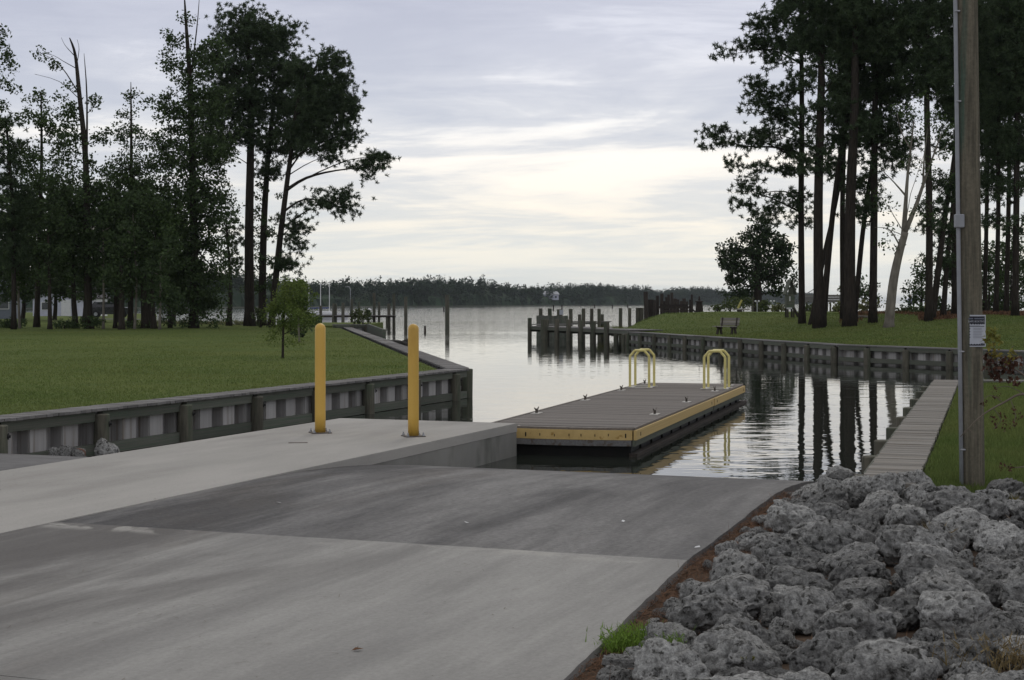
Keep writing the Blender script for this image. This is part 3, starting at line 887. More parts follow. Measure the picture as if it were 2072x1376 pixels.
# ================================================================== UTILITY POLE
pp = on(1968, 1003, .60)
pole = thing('utility_pole', 'tall weathered utility pole with grey conduit at the edge of the rocks', 'utility pole', (pp.x, pp.y, .45))
H = 8.6
lean = -.0125
n = 26
V = []; Fc = []
rr = random.Random(3)
for i in range(30):
    z = H * i / 29
    r = .122 - .0024 * z
    for k in range(n):
        t = 2 * math.pi * k / n
        e = 1 + .018 * mnoise.noise(Vector((math.cos(t) * 3, math.sin(t) * 3, z * .25))) + .008 * mnoise.noise(Vector((math.cos(t) * 9, math.sin(t) * 9, z * .5)))
        V.append((r * e * math.cos(t) + lean * z, r * e * math.sin(t), z))
for i in range(29):
    for k in range(n):
        Fc.append((i * n + k, i * n + (k + 1) % n, (i + 1) * n + (k + 1) % n, (i + 1) * n + k))
Fc.append(tuple(29 * n + k for k in range(n)))
obj('shaft', mesh('shaft', V, Fc, 'pole_wood', True), pole)
cxp, cyp = -.128, -.07
b = MB().tube([(cxp + lean * z, cyp + .0008 * z * z * .3, z) for z in (0.0, 2, 4, 6, 8.4)], .021, 12)
b.build('conduit', 'conduit', pole, True)
zb = ZC - (448 - HZ) / F * pp.y - .45
MB().box(cxp + lean * zb + .005, cyp - .015, zb, .085, .07, .135, bev=.008).build('junction_box', 'conduit', pole)
for zz in (.62, 1.6, 2.9, 4.1, 5.0):
    MB().box(cxp + lean * zz + .012, cyp - .004, zz, .052, .046, .016, bev=.004).build('conduit_strap', 'galvanized', pole)
# notice fixed to the pole
zs0 = ZC - (701 - HZ) / F * pp.y; zs1 = ZC - (637 - HZ) / F * pp.y
sw, sh = 41 / F * pp.y, zs1 - zs0
sx = (1969 - 1036) / F * pp.y
sg = thing('notice', 'small white boating notice with black header fixed to the utility pole', 'sign', (sx, pp.y - .128, zs0), .0)
V = []; Fc = []
nn = 10
for i in range(nn + 1):
    a = (i / nn - .5) * sw
    yy = .115 - math.sqrt(max(1e-6, .135 ** 2 - a * a)) + .02
    V += [(a, yy, 0), (a, yy, sh), (a, yy + .003, sh), (a, yy + .003, 0)]
for i in range(nn):
    for j in range(4):
        Fc.append((i * 4 + j, i * 4 + 4 + j, i * 4 + 4 + (j + 1) % 4, i * 4 + (j + 1) % 4))
obj('panel', mesh('panel', V, Fc, 'sign_white'), sg)
def sy(a): return .115 - math.sqrt(max(1e-6, .135 ** 2 - a * a)) + .02 - .0015
def curved(a0, a1, z0, z1, m, name, off=0.0):
    V = []; Fc = []
    k = 6
    for i in range(k + 1):
        a = (a0 + (a1 - a0) * i / k) * sw
        V += [(a, sy(a) - off, z0 * sh), (a, sy(a) - off, z1 * sh)]
    for i in range(k): Fc.append((i * 2, i * 2 + 2, i * 2 + 3, i * 2 + 1))
    return obj(name, mesh(name, V, Fc, m), sg)
curved(-.43, .43, .72, .955, 'sign_ink', 'header_band')
for i in range(7):
    c = -.43 + .86 * (i + .5) / 7
    V = [(c * sw - .0085, sy(c * sw), .722 * sh), (c * sw + .0085, sy(c * sw), .722 * sh), (c * sw + .005, sy(c * sw), .700 * sh), (c * sw - .005, sy(c * sw), .700 * sh)]
    obj('header_scallop', mesh('header_scallop', V, [(3, 2, 1, 0)], 'sign_ink'), sg)
curved(-.43, .43, .035, .075, 'sign_ink', 'footer_band')
for i in range(7):
    c = -.43 + .86 * (i + .5) / 7
    V = [(c * sw - .0085, sy(c * sw), .074 * sh), (c * sw + .0085, sy(c * sw), .074 * sh), (c * sw + .005, sy(c * sw), .092 * sh), (c * sw - .005, sy(c * sw), .092 * sh)]
    obj('footer_scallop', mesh('footer_scallop', V, [(0, 1, 2, 3)], 'sign_ink'), sg)
for i, zz in enumerate((.565, .475, .385, .30)):
    b = MB().lathe([(.0055, 0), (.0055, .0006)], 12)
    o = obj('bullet_icon', mesh('bullet_icon', b.V, b.F, 'sign_ink'), sg, (-.33 * sw, sy(-.33 * sw) - .0012, zz * sh), (math.pi / 2, 0, 0))
    curved(-.18, .26 + .06 * (i % 2), zz + .012, zz + .022, 'sign_grey', 'text_line')
    curved(-.18, .24, zz - .022, zz - .012, 'sign_grey', 'text_line')
curved(-.38, .40, .63, .648, 'sign_ink', 'text_line')
curved(-.40, .15, .675, .685, 'sign_grey', 'text_line')
curved(.18, .36, .085, .115, 'sign_grey', 'emblem')
def letters(txt, w, a0, z0, m):
    cu = bpy.data.curves.new('lettering', 'FONT'); cu.body = txt; cu.size = .02; cu.align_x = 'CENTER'
    o = bpy.data.objects.new('tmp', cu); COL.objects.link(o)
    dg = bpy.context.evaluated_depsgraph_get(); dg.update()
    me = bpy.data.meshes.new_from_object(o.evaluated_get(dg))
    bpy.data.objects.remove(o)
    xs = [v.co.x for v in me.vertices]; k = w / max(1e-6, max(xs) - min(xs))
    for v in me.vertices:
        a = a0 + v.co.x * k
        v.co = (a, sy(a) - .0012, z0 + v.co.y * k * 1.15)
    me.materials.clear(); me.materials.append(MATS[m])
    obj('lettering', me, sg)
letters('SAFE BOATING', .80 * sw, 0, .765 * sh, 'sign_white')
for a0, a1 in ((-.40, -.18), (-.13, .38)):
    curved(a0, a1, .862, .905, 'sign_grey', 'text_line', .001)

# ================================================================== ROCKS
def ico(sub):
    import bmesh
    bm = bmesh.new(); bmesh.ops.create_icosphere(bm, subdivisions=sub, radius=1.0)
    V = [v.co.copy() for v in bm.verts]; Fc = [tuple(v.index for v in f.verts) for f in bm.faces]
    bm.free(); return V, Fc
ICO4, ICOF4 = ico(5)
ICO2, ICOF2 = ico(3)
def rock_mesh(seed, m, V0=ICO4, F0=ICOF4, squash=.68):
    r = random.Random(seed)
    off = Vector((r.uniform(0, 90), r.uniform(0, 90), r.uniform(0, 90)))
    ax = Vector((r.uniform(.85, 1.3), r.uniform(.75, 1.05), squash * r.uniform(.85, 1.15)))
    cuts = []
    for _ in range(7):
        d = Vector((r.gauss(0, 1), r.gauss(0, 1), r.gauss(0, .8))).normalized(); cuts.append((d, r.uniform(.62, .92)))
    V = []
    for v in V0:
        p = v.copy()
        for d, k in cuts:
            e = p.dot(d) - k
            if e > 0: p -= d * e * .8
        a = mnoise.fractal(v * 1.3 + off, 1.0, 2.0, 3, noise_basis='PERLIN_ORIGINAL')
        bq = mnoise.noise(v * 4.2 + off)
        c = mnoise.noise(v * 9.5 + off * 2)
        e = mnoise.noise(v * 19 + off * 3)
        pit = max(0.0, mnoise.noise(v * 6.3 + off * 1.7) - .22)
        k = 1 + .22 * a + .085 * bq + .055 * c + .032 * e - .38 * pit
        V.append((p.x * k * ax.x, p.y * k * ax.y, p.z * k * ax.z))
    return mesh('rock_mesh', V, F0, m, True)
RM = [rock_mesh(100 + i, 'rock') for i in range(14)]
rr = random.Random(21)
placed = []
def try_rock(s, q, r, gap=.80):
    p = st(s, t_edge(s) + q)
    if p.y > 15.25 and p.x > near_xmin(p.y) - .75: 
        return False
    w = Vector((p.x, p.y)) - WK0.xy
    if w.dot(wdir) > .02 and w.dot(wnor) > -.22: return False
    px = 1036 + p.x / p.y * F
    if px > 2330 or p.y < 6.6: return False
    for x, y, r2 in placed:
        if (x - p.x) ** 2 + (y - p.y) ** 2 < (gap * (r + r2)) ** 2: return False
    placed.append((p.x, p.y, r))
    z = z_bank(s, q) + r * .34 + (.17 if w.dot(wdir) > -.6 and abs(w.dot(wnor) - .25) < .55 else 0)
    o = obj('riprap_rock', rr.choice(RM), None, (p.x, p.y, z), (rr.uniform(-.5, .5), rr.uniform(-.5, .5), rr.uniform(0, 6.28)), (r, r, r * rr.uniform(.8, 1.15)))
    zone = ('along the ramp edge' if q < .75 else 'at the foot of the plank walk' if p.y > 13.6 and px < 1870 else 'below the utility pole' if p.y > 13.0 else
            'in the near right corner' if p.y < 10 and px > 1700 else 'at the bottom of the picture' if p.y < 9.6 else 'in the middle of the pile' if px < 1800 else 'on the right side of the pile')
    size = 'large' if r > .195 else 'middling' if r > .13 else 'small' if r > .08 else 'fist-sized'
    tag(o, size + ' rough grey pitted riprap rock ' + zone, 'rock', 'riprap rocks beside the ramp')
    return True
cnt = 0
for lo_r, hi_r, tries, qmin, gap in ((.20, .27, 900, .5, .92), (.14, .185, 3000, .36, .90), (.09, .125, 5000, .22, .88), (.055, .075, 2500, .12, .92)):
    for _ in range(tries):
        if cnt >= 298: break
        s = rr.uniform(6.0, 18.2); q = rr.uniform(qmin, 6.2)
        if s > 16.2 and q > 1.25: continue
        if lo_r > .15 and s > 15.6 and q < .5: continue
        if try_rock(s, q, rr.uniform(lo_r, hi_r), gap): cnt += 1
for k, (du, dv, r) in enumerate(((-.30, .10, .17), (-.33, .42, .19), (-.28, .70, .16), (-.62, .25, .18), (-.60, .58, .17), (-.35, -.22, .17))):
    p = WK0.xy + wdir * du + wnor * dv
    o = obj('riprap_rock', RM[(k * 3) % 14], None, (p.x, p.y, .60 + .02 * (k % 3)), (.3 * k, .2 * k, k * 1.3), (r, r, r))
    tag(o, ('first', 'second', 'third', 'fourth', 'fifth', 'sixth')[k] + ' grey rock heaped against the near end of the plank walk', 'rock', 'rocks heaped against the plank walk')
# loose stones at the foot of the left bulkhead
for i, (px, py, r, m, l) in enumerate(((62, 892, .17, 'rock', 'pale grey rock leaning on the left bulkhead beside the second lane'),
        (85, 884, .22, 'rock', 'largest purplish grey rock at the foot of the left bulkhead'),
        (70, 900, .10, 'rock', 'small pale stone in front of the rocks at the left bulkhead'),
        (122, 897, .14, 'rock', 'round grey rock at the foot of the left bulkhead'),
        (150, 899, .12, 'rock_red', 'rusty red rock among the stones by the left bulkhead'),
        (175, 898, .13, 'rock_red', 'second reddish rock by the left bulkhead, nearer the piling'),
        (205, 900, .14, 'rock', 'whitish rock beside the piling of the left bulkhead'),
        (12, 897, .13, 'rock', 'grey stone at the far left by the bulkhead piling'))):
    p = on(px, py + 6, z_ramp(18.5, 14.6))
    s_ = RS * p.x + RC * p.y
    p = st(s_ + .5, -15.0 + .15 * (i % 2))
    p.z = z_ramp(s_ + .5, 14.6) + r * .3
    o = obj('rock', RM[i % 14] if m == 'rock' else rock_mesh(300 + i, m, ICO2, ICOF2), None, p, (i, i * 2, i * 3), (r, r, r))
    tag(o, l, 'rock', 'rocks at the foot of the left bulkhead')
for i, (px, Y, r, l) in enumerate(((797, 88, .62, 'dark wet rock breaking the water by the screen of the short bulkhead'),
        (813, 89, .42, 'low dark rock in the water between two larger ones'), (824, 90, .62, 'dark rock in the water, farthest from the short bulkhead'))):
    p = at(px, Y, z=.06)
    tag(obj('rock', rock_mesh(400 + i, 'rock_dark', ICO2, ICOF2), None, p, (0, 0, i), (r, r, r * .8)), l, 'rock', 'dark rocks in the water')
pb = st(8.55, t_edge(8.55) + .62)
tag(obj('pebble', mesh('pebble', [(v.x * .09, v.y * .055, v.z * .05) for v in ICO2], ICOF2, 'rock_pebble', True), None, (pb.x - .02, pb.y - .25, z_bank(8.5, .6) + .06), (0, 0, 2.4)),
    'smooth mauve pebble beside the green weed', 'pebble')

# ================================================================== FOLIAGE TOOLS
def tri_mesh(name, T, m):
    T = np.asarray(T, dtype=np.float32).reshape(-1, 3)
    return mesh(name, T, np.arange(len(T), dtype=np.int32).reshape(-1, 3), m)
def quad_mesh(name, Q, m):
    Q = np.asarray(Q, dtype=np.float32).reshape(-1, 3)
    return mesh(name, Q, np.arange(len(Q), dtype=np.int32).reshape(-1, 4), m)
def unit(a): return a / np.maximum(1e-6, np.linalg.norm(a, axis=-1, keepdims=True))
def tufts(C, K, L, w, g, up=.35):
    C = np.repeat(np.asarray(C), K, axis=0); n = len(C)
    d = unit(g.normal(size=(n, 3)) + np.array([0, 0, up]))
    sd = unit(np.cross(d, g.normal(size=(n, 3))))
    l = L * g.uniform(.6, 1.2, (n, 1)); ww = w * g.uniform(.7, 1.3, (n, 1))
    b = C + d * l * .12
    return np.stack([b - sd * ww / 2, b + sd * ww / 2, C + d * l], axis=1)
def leaves(C, R, K, size, g, flat=1.0, droop=0.0):
    C = np.repeat(np.asarray(C), K, axis=0); n = len(C)
    R = np.repeat(np.broadcast_to(np.asarray(R, dtype=float), (len(C) // K,)), K)[:, None]
    o = unit(g.normal(size=(n, 3))) * (g.uniform(0, 1, (n, 1)) ** .45) * R
    o[:, 2] *= flat
    p = C + o
    a = unit(g.normal(size=(n, 3)) + np.array([0, 0, -droop]))
    bb = unit(np.cross(a, g.normal(size=(n, 3))))
    s = size * g.uniform(.6, 1.3, (n, 1))
    return np.stack([p + a * s, p + bb * s * .62, p - a * s, p - bb * s * .62], axis=1)
def trunk_at(path, z):
    for a, b in zip(path, path[1:]):
        if b.z >= z >= a.z or b is path[-1]:
            k = (z - a.z) / max(1e-6, b.z - a.z); k = max(0, min(1, k)); return a.lerp(b, k)
    return path[0]
def smooth_path(P, n=4):
    out = []
    for i in range(len(P) - 1):
        p0, p1, p2, p3 = P[max(i - 1, 0)], P[i], P[i + 1], P[min(i + 2, len(P) - 1)]
        for k in range(n):
            t = k / n
            out.append(.5 * ((2 * p1) + (p2 - p0) * t + (2 * p0 - 5 * p1 + 4 * p2 - p3) * t * t + (3 * p1 - p0 - 3 * p2 + p3) * t ** 3))
    out.append(P[-1]); return out

def tree(name, label, Y, trunk, r0, r1, blobs, kind='pine', seed=1, gz=None, fol=None, bark='bark_pine', bare=(), vine=(), group=None,
         dens=1.0, leaf=None, K=None, cat='tree', limb_r=.07, lowest=.25, depth=.85):
    g = np.random.default_rng(seed); r_ = random.Random(seed)
    z0 = gz if gz is not None else ZL
    P = []
    for i, (px, py) in enumerate(trunk):
        p = at(px, Y, py)
        if i == 0: p.z = z0 - .15
        p.y += .25 * r_.uniform(-1, 1) * (i > 0)
        P.append(p)
    path = smooth_path(P, 4)
    root = thing(name, label, cat, (P[0].x, P[0].y, z0), 0, group)
    off = Vector((P[0].x, P[0].y, z0))
    n = len(path)
    rad = [r1 + (r0 - r1) * (1 - i / (n - 1)) ** .8 for i in range(n)]
    rad[0] *= 1.35
    tb = MB().tube([p - off for p in path], rad, 12)
    bm = tb
    zt = path[-1].z
    def limb(end, rr0, sag=.12, start=None):
        hd = (Vector((end.x, end.y)) - Vector((P[0].x, P[0].y))).length
        zs = end.z - .25 * hd - r_.uniform(.1, .6)
        zs = max(z0 + lowest * (zt - z0), min(zs, zt - .1))
        a = trunk_at(path, zs) if start is None else start
        ctrl = [a, a.lerp(end, .35) + Vector((r_.uniform(-.15, .15), r_.uniform(-.15, .15), sag * hd * .4)), a.lerp(end, .7) + Vector((r_.uniform(-.2, .2), r_.uniform(-.2, .2), sag * hd * .5)), end]
        q = smooth_path(ctrl, 2)
        m_ = len(q)
        bm.tube([p - off for p in q], [max(.012, rr0 * (1 - .8 * i / (m_ - 1))) for i in range(m_)], 5, False)
        return q
    T = []
    clusters = []
    k = Y / F
    for bl in blobs:
        px, py, rx, ry = bl[:4]
        dn = (bl[4] if len(bl) > 4 else 1.0) * dens
        area = math.pi * rx * ry * k * k
        N = max(2, int(area * 7.0 * dn + .5)) if kind == 'pine' else max(2, int(area * 4.6 * dn + .5))
        c = at(px, Y, py)
        rdep = depth * min(max(rx, ry), 70) * k
        for _ in range(N):
            while True:                                  # thins out toward an uneven rim
                v = Vector((r_.gauss(0, .56), r_.gauss(0, .56), r_.gauss(0, .56)))
                if v.length < 1.35: break
            if kind == 'pine' and mnoise.noise(Vector((c.x + v.x * rx * k, c.y + v.y * rdep, c.z + v.z * ry * k)) * .55) < -.30: continue
            clusters.append(Vector((c.x + v.x * rx * k, c.y + v.y * rdep, max(z0 + .2, c.z + v.z * ry * k))))
    for i, c in enumerate(clusters):
        if kind == 'pine':
            if i % 18 == 0: limb(c, limb_r * r_.uniform(.5, 1.0))
            m_ = 9
            o = g.normal(size=(m_, 3)) * np.array([.42, .42, .21])
            T.append(np.array(c) + o - np.array(off))
        else:
            if i % 14 == 0: limb(c, limb_r * r_.uniform(.4, 1.0))
            T.append(np.array([c]) - np.array(off))
    for pts, rb in bare:
        q = smooth_path([at(px, Y, py) - off for px, py in pts], 3)
        m_ = len(q)
        MB().tube(q, [max(.012, rb * (1 - .85 * i / (m_ - 1))) for i in range(m_)], 6, True).build('limb', bark, root, True)
    bm.build('trunk', bark, root, True)
    if T:
        C = np.concatenate(T)
        if kind == 'pine':
            obj('crown', tri_mesh('crown', tufts(C, K or 26, .27, .060, g), fol or 'needles'), root)
        else:
            R = g.uniform(.35, .75, len(C)) * (leaf[2] if leaf and len(leaf) > 2 else 1.0)
            obj('crown', quad_mesh('crown', leaves(C, R, (leaf[1] if leaf else 46), (leaf[0] if leaf else .105), g, .8), fol or 'leaf_dark'), root)
    if vine:
        C = []
        for px, py, rx, ry in vine:
            c = at(px, Y, py) - off
            N = max(3, int(math.pi * rx * ry * k * k * 2.6))
            v = g.normal(size=(N, 3)) * np.array([rx * k * .5, rx * k * .5, ry * k * .5])
            q = np.array(c) + v; q[:, 2] = np.maximum(q[:, 2], .25)
            C.append(q)
        C = np.concatenate(C)
        obj('vine', quad_mesh('vine', leaves(C, .42, 40, .10, g, .8), 'leaf_dark'), root)
    return root

# ================================================================== TREES, LEFT GROUP
GL = 'trees behind the left lawn'
def zl(px, Y): return z_left((px - 1036) / F * Y, Y)
tree('pine_tree', 'tall straight pine with rounded crown, thickest trunk of the left group', 108, [(505, 660), (504, 470), (506, 300), (508, 180), (498, 60)], .37, .10,
     [(492, 70, 62, 48), (545, 62, 46, 38), (470, 140, 66, 58), (555, 125, 52, 46), (515, 200, 72, 52), (452, 230, 40, 46), (590, 160, 34, 34), (480, 30, 26, 16), (440, 300, 40, 36), (500, 270, 40, 30)],
     seed=11, gz=zl(505, 108), group=GL)
tree('pine_tree', 'vine-wrapped pine between the tall straight pine and the leaning pine', 112, [(530, 660), (533, 470), (542, 320), (556, 190)], .30, .10,
     [(590, 235, 52, 42), (560, 290, 46, 32), (620, 205, 42, 40), (545, 345, 26, 20), (480, 480, 22, 30, .5), (470, 530, 24, 18, .5)], seed=12, gz=zl(530, 112), group=GL,
     vine=[(530, 420, 20, 60), (527, 520, 22, 70), (531, 600, 26, 50), (548, 470, 14, 34)])
tree('pine_tree', 'leaning pine with long limbs reaching right over the water', 105, [(548, 664), (560, 540), (574, 420), (588, 310), (606, 200), (650, 120)], .25, .06,
     [(652, 128, 46, 24), (685, 180, 38, 36), (640, 190, 50, 40), (662, 240, 50, 34), (702, 225, 24, 30), (625, 150, 34, 30), (645, 290, 50, 20), (695, 278, 30, 13), (610, 260, 40, 30),
      (762, 322, 26, 14), (735, 338, 26, 10), (785, 330, 14, 9), (700, 332, 26, 12), (672, 322, 26, 12), (742, 358, 14, 5),
      (690, 398, 20, 13), (665, 412, 28, 12), (690, 428, 18, 10), (640, 390, 20, 9), (615, 400, 18, 14),
      (606, 455, 16, 16), (588, 480, 20, 16), (600, 500, 16, 8), (590, 538, 24, 9), (570, 530, 20, 10), (572, 450, 18, 22)],
     seed=13, gz=zl(548, 105), group=GL, dens=1.3, limb_r=.085,
     bare=[(((579, 385), (620, 360), (680, 345), (770, 335)), .13), (((572, 430), (620, 402), (690, 418)), .09)])
tree('vine_column_tree', 'ivy-smothered columnar tree with two bare spikes on top', 99, [(392, 666), (392, 480), (388, 300), (382, 150), (378, 60), (374, -6)], .30, .03,
     [(392, 615, 66, 46, 1.5), (396, 560, 60, 50, 1.5), (392, 490, 56, 60, 1.5), (388, 410, 62, 60, 1.4), (388, 325, 74, 60, 1.4), (372, 235, 56, 50, 1.3), (350, 82, 26, 13), (340, 75, 14, 10),
      (358, 130, 40, 24), (336, 300, 26, 40), (430, 200, 40, 50), (440, 300, 40, 60), (376, 42, 13, 10), (410, 110, 34, 36), (330, 215, 24, 22), (440, 110, 24, 30), (384, 170, 40, 40), (440, 420, 30, 60)],
     'leaf', seed=14, gz=zl(392, 99), group=GL, bark='bark_dark', bare=[(((384, 170), (398, 60), (404, -14)), .07)])
tree('dead_topped_tree', 'tree with a bare dead crown of twin stems, near the left edge', 96, [(180, 668), (178, 480), (172, 320), (162, 190), (150, 110), (143, 78)], .26, .03,
     [(84, 108, 16, 9, .8), (112, 140, 20, 11, .8), (150, 205, 16, 22, .7), (188, 208, 18, 12, .9), (128, 225, 36, 22, .9), (150, 300, 46, 40), (205, 275, 22, 14), (118, 390, 60, 50, 1.3),
      (185, 400, 50, 60, 1.3), (150, 480, 70, 50, 1.4), (200, 540, 50, 36, 1.2), (130, 560, 40, 30, 1.2)],
     'leaf', seed=15, gz=zl(180, 96), group=GL, bark='bark_dark',
     bare=[(((175, 340), (176, 200), (170, 108)), .09), (((160, 190), (120, 130), (78, 106)), .05), (((150, 112), (132, 92), (124, 76)), .03), (((154, 140), (160, 100), (156, 80)), .03),
           (((160, 200), (120, 165), (70, 150)), .03), (((176, 230), (190, 215), (196, 196)), .03), (((165, 300), (210, 275), (222, 270)), .03)])
tree('spire_tree', 'slender spire-shaped tree left of the ivy column', 98, [(264, 668), (265, 480), (266, 300), (265, 166)], .20, .02,
     [(265, 190, 9, 20), (262, 235, 20, 22), (266, 285, 30, 30), (292, 268, 22, 14), (242, 262, 14, 20), (266, 350, 46, 40, 1.2), (270, 430, 56, 50, 1.4), (255, 510, 60, 45, 1.4), (300, 330, 40, 36, 1.1), (320, 400, 36, 50, 1.3), (320, 500, 34, 50, 1.3)],
     'leaf', seed=16, gz=zl(264, 98), group=GL, bark='bark_dark', leaf=(.09, 40, 1.0))
tree('broadleaf_tree', 'thin airy tree beside the dead-topped tree', 101, [(74, 668), (78, 480), (82, 320), (84, 185)], .20, .03,
     [(84, 190, 22, 16, .7), (68, 235, 30, 26, .8), (98, 268, 34, 26, .8), (62, 310, 36, 36, .9), (90, 360, 46, 40, 1.1), (66, 430, 50, 50, 1.3), (90, 510, 50, 45, 1.3)],
     'leaf', seed=17, gz=zl(74, 101), group=GL, fol='leaf_mid', bark='bark_dark')
tree('pine_tree', 'young pine at the left edge of the picture', 94, [(28, 668), (26, 450), (18, 300), (12, 235)], .16, .04,
     [(14, 250, 18, 16), (18, 310, 30, 34), (22, 390, 36, 40), (20, 460, 40, 40), (34, 520, 40, 30)], seed=18, gz=zl(28, 94), group=GL)
tree('broadleaf_tree', 'tree outside the left edge whose leafy branch tips reach in', 92, [(-80, 668), (-70, 400), (-66, 200), (-60, 0)], .25, .05,
     [(2, 68, 10, 8), (14, 112, 16, 9), (10, 132, 20, 10), (26, 180, 18, 8), (4, 160, 12, 10), (3, 212, 6, 5), (-50, 110, 44, 70), (-60, 260, 50, 80), (-60, 400, 60, 60)], 'leaf', seed=19, gz=zl(-60, 92), group=GL)
under = [(40, 97, 'dark thin trunk beside the young pine at the left edge', 36, 520), (101, 94, 'thin leafy tree right of the airy tree', 40, 500), (154, 97, 'understory tree just left of the dead-topped tree', 46, 470),
         (209, 95, 'thin straight understory tree right of the dead-topped tree', 40, 500), (233, 98, 'dark understory tree left of the spire tree', 42, 440), (246, 93, 'grey-barked slim tree in front of the spire tree', 34, 540),
         (272, 94, 'twin-like slim tree just right of the spire tree', 38, 470), (294, 97, 'broad-rooted understory tree left of the ivy column', 50, 450), (312, 95, 'dark slim leaning tree left of the ivy column', 40, 510),
         (323, 93, 'pale slim tree nearest the ivy column', 34, 560), (345, 99, 'short leafy tree at the foot of the ivy column', 40, 530), (463, 108, 'small slim tree between the ivy column and the straight pine', 24, 480)]
for i, (px, Y, l, w, yc) in enumerate(under):
    tree('understory_tree', l, Y, [(px, 668), (px + rng.uniform(-5, 5), 570), (px + rng.uniform(-8, 8), yc - 40)], .09 + .06 * (i % 3) + (.12 if px == 294 else 0), .03,
         [(px + rng.uniform(-8, 8), yc, w, 46, 1.3), (px + rng.uniform(-16, 16), yc - 60, w * .9, 40, 1.2), (px + rng.uniform(-16, 16), yc + 45, w * .8, 26, 1.0)] if px != 463 else
         [(px, yc, w, 26, .7), (px + 4, 545, 22, 16, .6), (px, 430, 22, 30, .8)],
         'leaf', seed=40 + i, gz=zl(px, Y), group='understory trees of the left group', bark='bark_dark' if i % 3 else 'bark_pale', fol='leaf_dark' if i % 4 else 'leaf_mid')
for i, (px, l) in enumerate(((-20, 'dark tree mass behind the trees at the left edge'), (45, 'dark spreading tree behind the airy tree'), (110, 'dark spreading tree behind the dead-topped tree'), (170, 'dark broad tree beyond the understory, right of the dead-topped tree'), (235, 'dark broad tree beyond the spire tree'), (300, 'dark broad tree beyond the ivy column'), (350, 'dark bushy tree beyond the ivy column, nearest the straight pine'))):
    tree('broadleaf_tree', l, 128 + 4 * (i % 3), [(px, 655), (px + 3, 600), (px, 470)], .22, .06, [(px, 440 - 20 * (i % 2), 44, 46, 1.1), (px - 14, 510, 46, 46, 1.2), (px + 16, 560, 44, 36, 1.2), (px, 590, 30, 18, .8)], 'leaf', seed=240 + i, gz=zl(px, 130),
         group='dark trees filling the back of the left group', bark='bark_dark', leaf=(.17, 30, 1.2), dens=.8, lowest=.3)
# young cypress on the lawn
tree('sapling', 'small feathery young tree growing alone on the left lawn', 49.2, [(572, 722), (573, 660), (575, 600), (577, 560)], .045, .012,
     [(578, 572, 10, 9, .9), (590, 590, 26, 16, .8), (560, 612, 26, 14, .7), (585, 630, 34, 14, .8), (560, 640, 26, 16, .7), (600, 650, 24, 12, .6), (566, 668, 20, 10, .5), (598, 690, 20, 8, .4), (552, 680, 16, 10, .4)],
     'leaf', seed=61, gz=zl(572, 49), fol='leaf_light', leaf=(.036, 80, .48), dens=8.0, limb_r=.018, bark='bark_dark', lowest=.1)
tree('sapling', 'second young tree on the left lawn, behind the first and nearer the bollard', 68, [(606, 690), (605, 650), (602, 600), (600, 570)], .05, .012,
     [(602, 580, 20, 14), (615, 600, 24, 18), (590, 610, 26, 16), (610, 630, 30, 16), (622, 645, 24, 14), (600, 655, 30, 12)], 'leaf', seed=62, gz=zl(606, 68), fol='leaf_light', leaf=(.050, 70, .55), dens=5.0, limb_r=.02, bark='bark_pale', lowest=.15)
tree('bush', 'low dark bush at the tip of the left lawn behind the saplings', 78, [(612, 685), (614, 672), (616, 660)], .05, .02, [(612, 668, 22, 11), (632, 655, 16, 10), (640, 645, 12, 8)],
     'leaf', seed=63, gz=zl(612, 78), leaf=(.07, 50, .6), dens=3, cat='bush')
for i, (px, py, rx, ry, Y, l) in enumerate(((528, 640, 14, 16, 104, 'low green shrub at the foot of the leaning pine'), (20, 655, 28, 12, 98, 'low scrub at the left edge under the trees'), (130, 658, 30, 10, 96, 'low scrub under the dead-topped tree'),
        (190, 655, 24, 12, 95, 'dark low shrub right of the dead-topped tree'), (290, 660, 30, 7, 97, 'low scrub beneath the spire tree'), (735, 641, 14, 10, 116, 'green bush growing over the short bulkhead near the far dock'), (718, 634, 7, 9, 117, 'thin upright bush next to the far dock'),
        (745, 632, 5, 12, 117, 'dark narrow bush beside the white lantern'))):
    z0 = zl(px, Y) if px < 600 else .85
    tree('bush', l, Y, [(px, 668), (px, py + ry * .3), (px + 2, py - ry * .5)], .05, .02, [(px, py, rx, ry, 2.2)], 'leaf', seed=70 + i, gz=z0, fol='leaf_shrub' if i in (0, 5, 6) else 'leaf_dark', leaf=(.08, 50, .6), cat='bush', dens=1.3, lowest=.05)

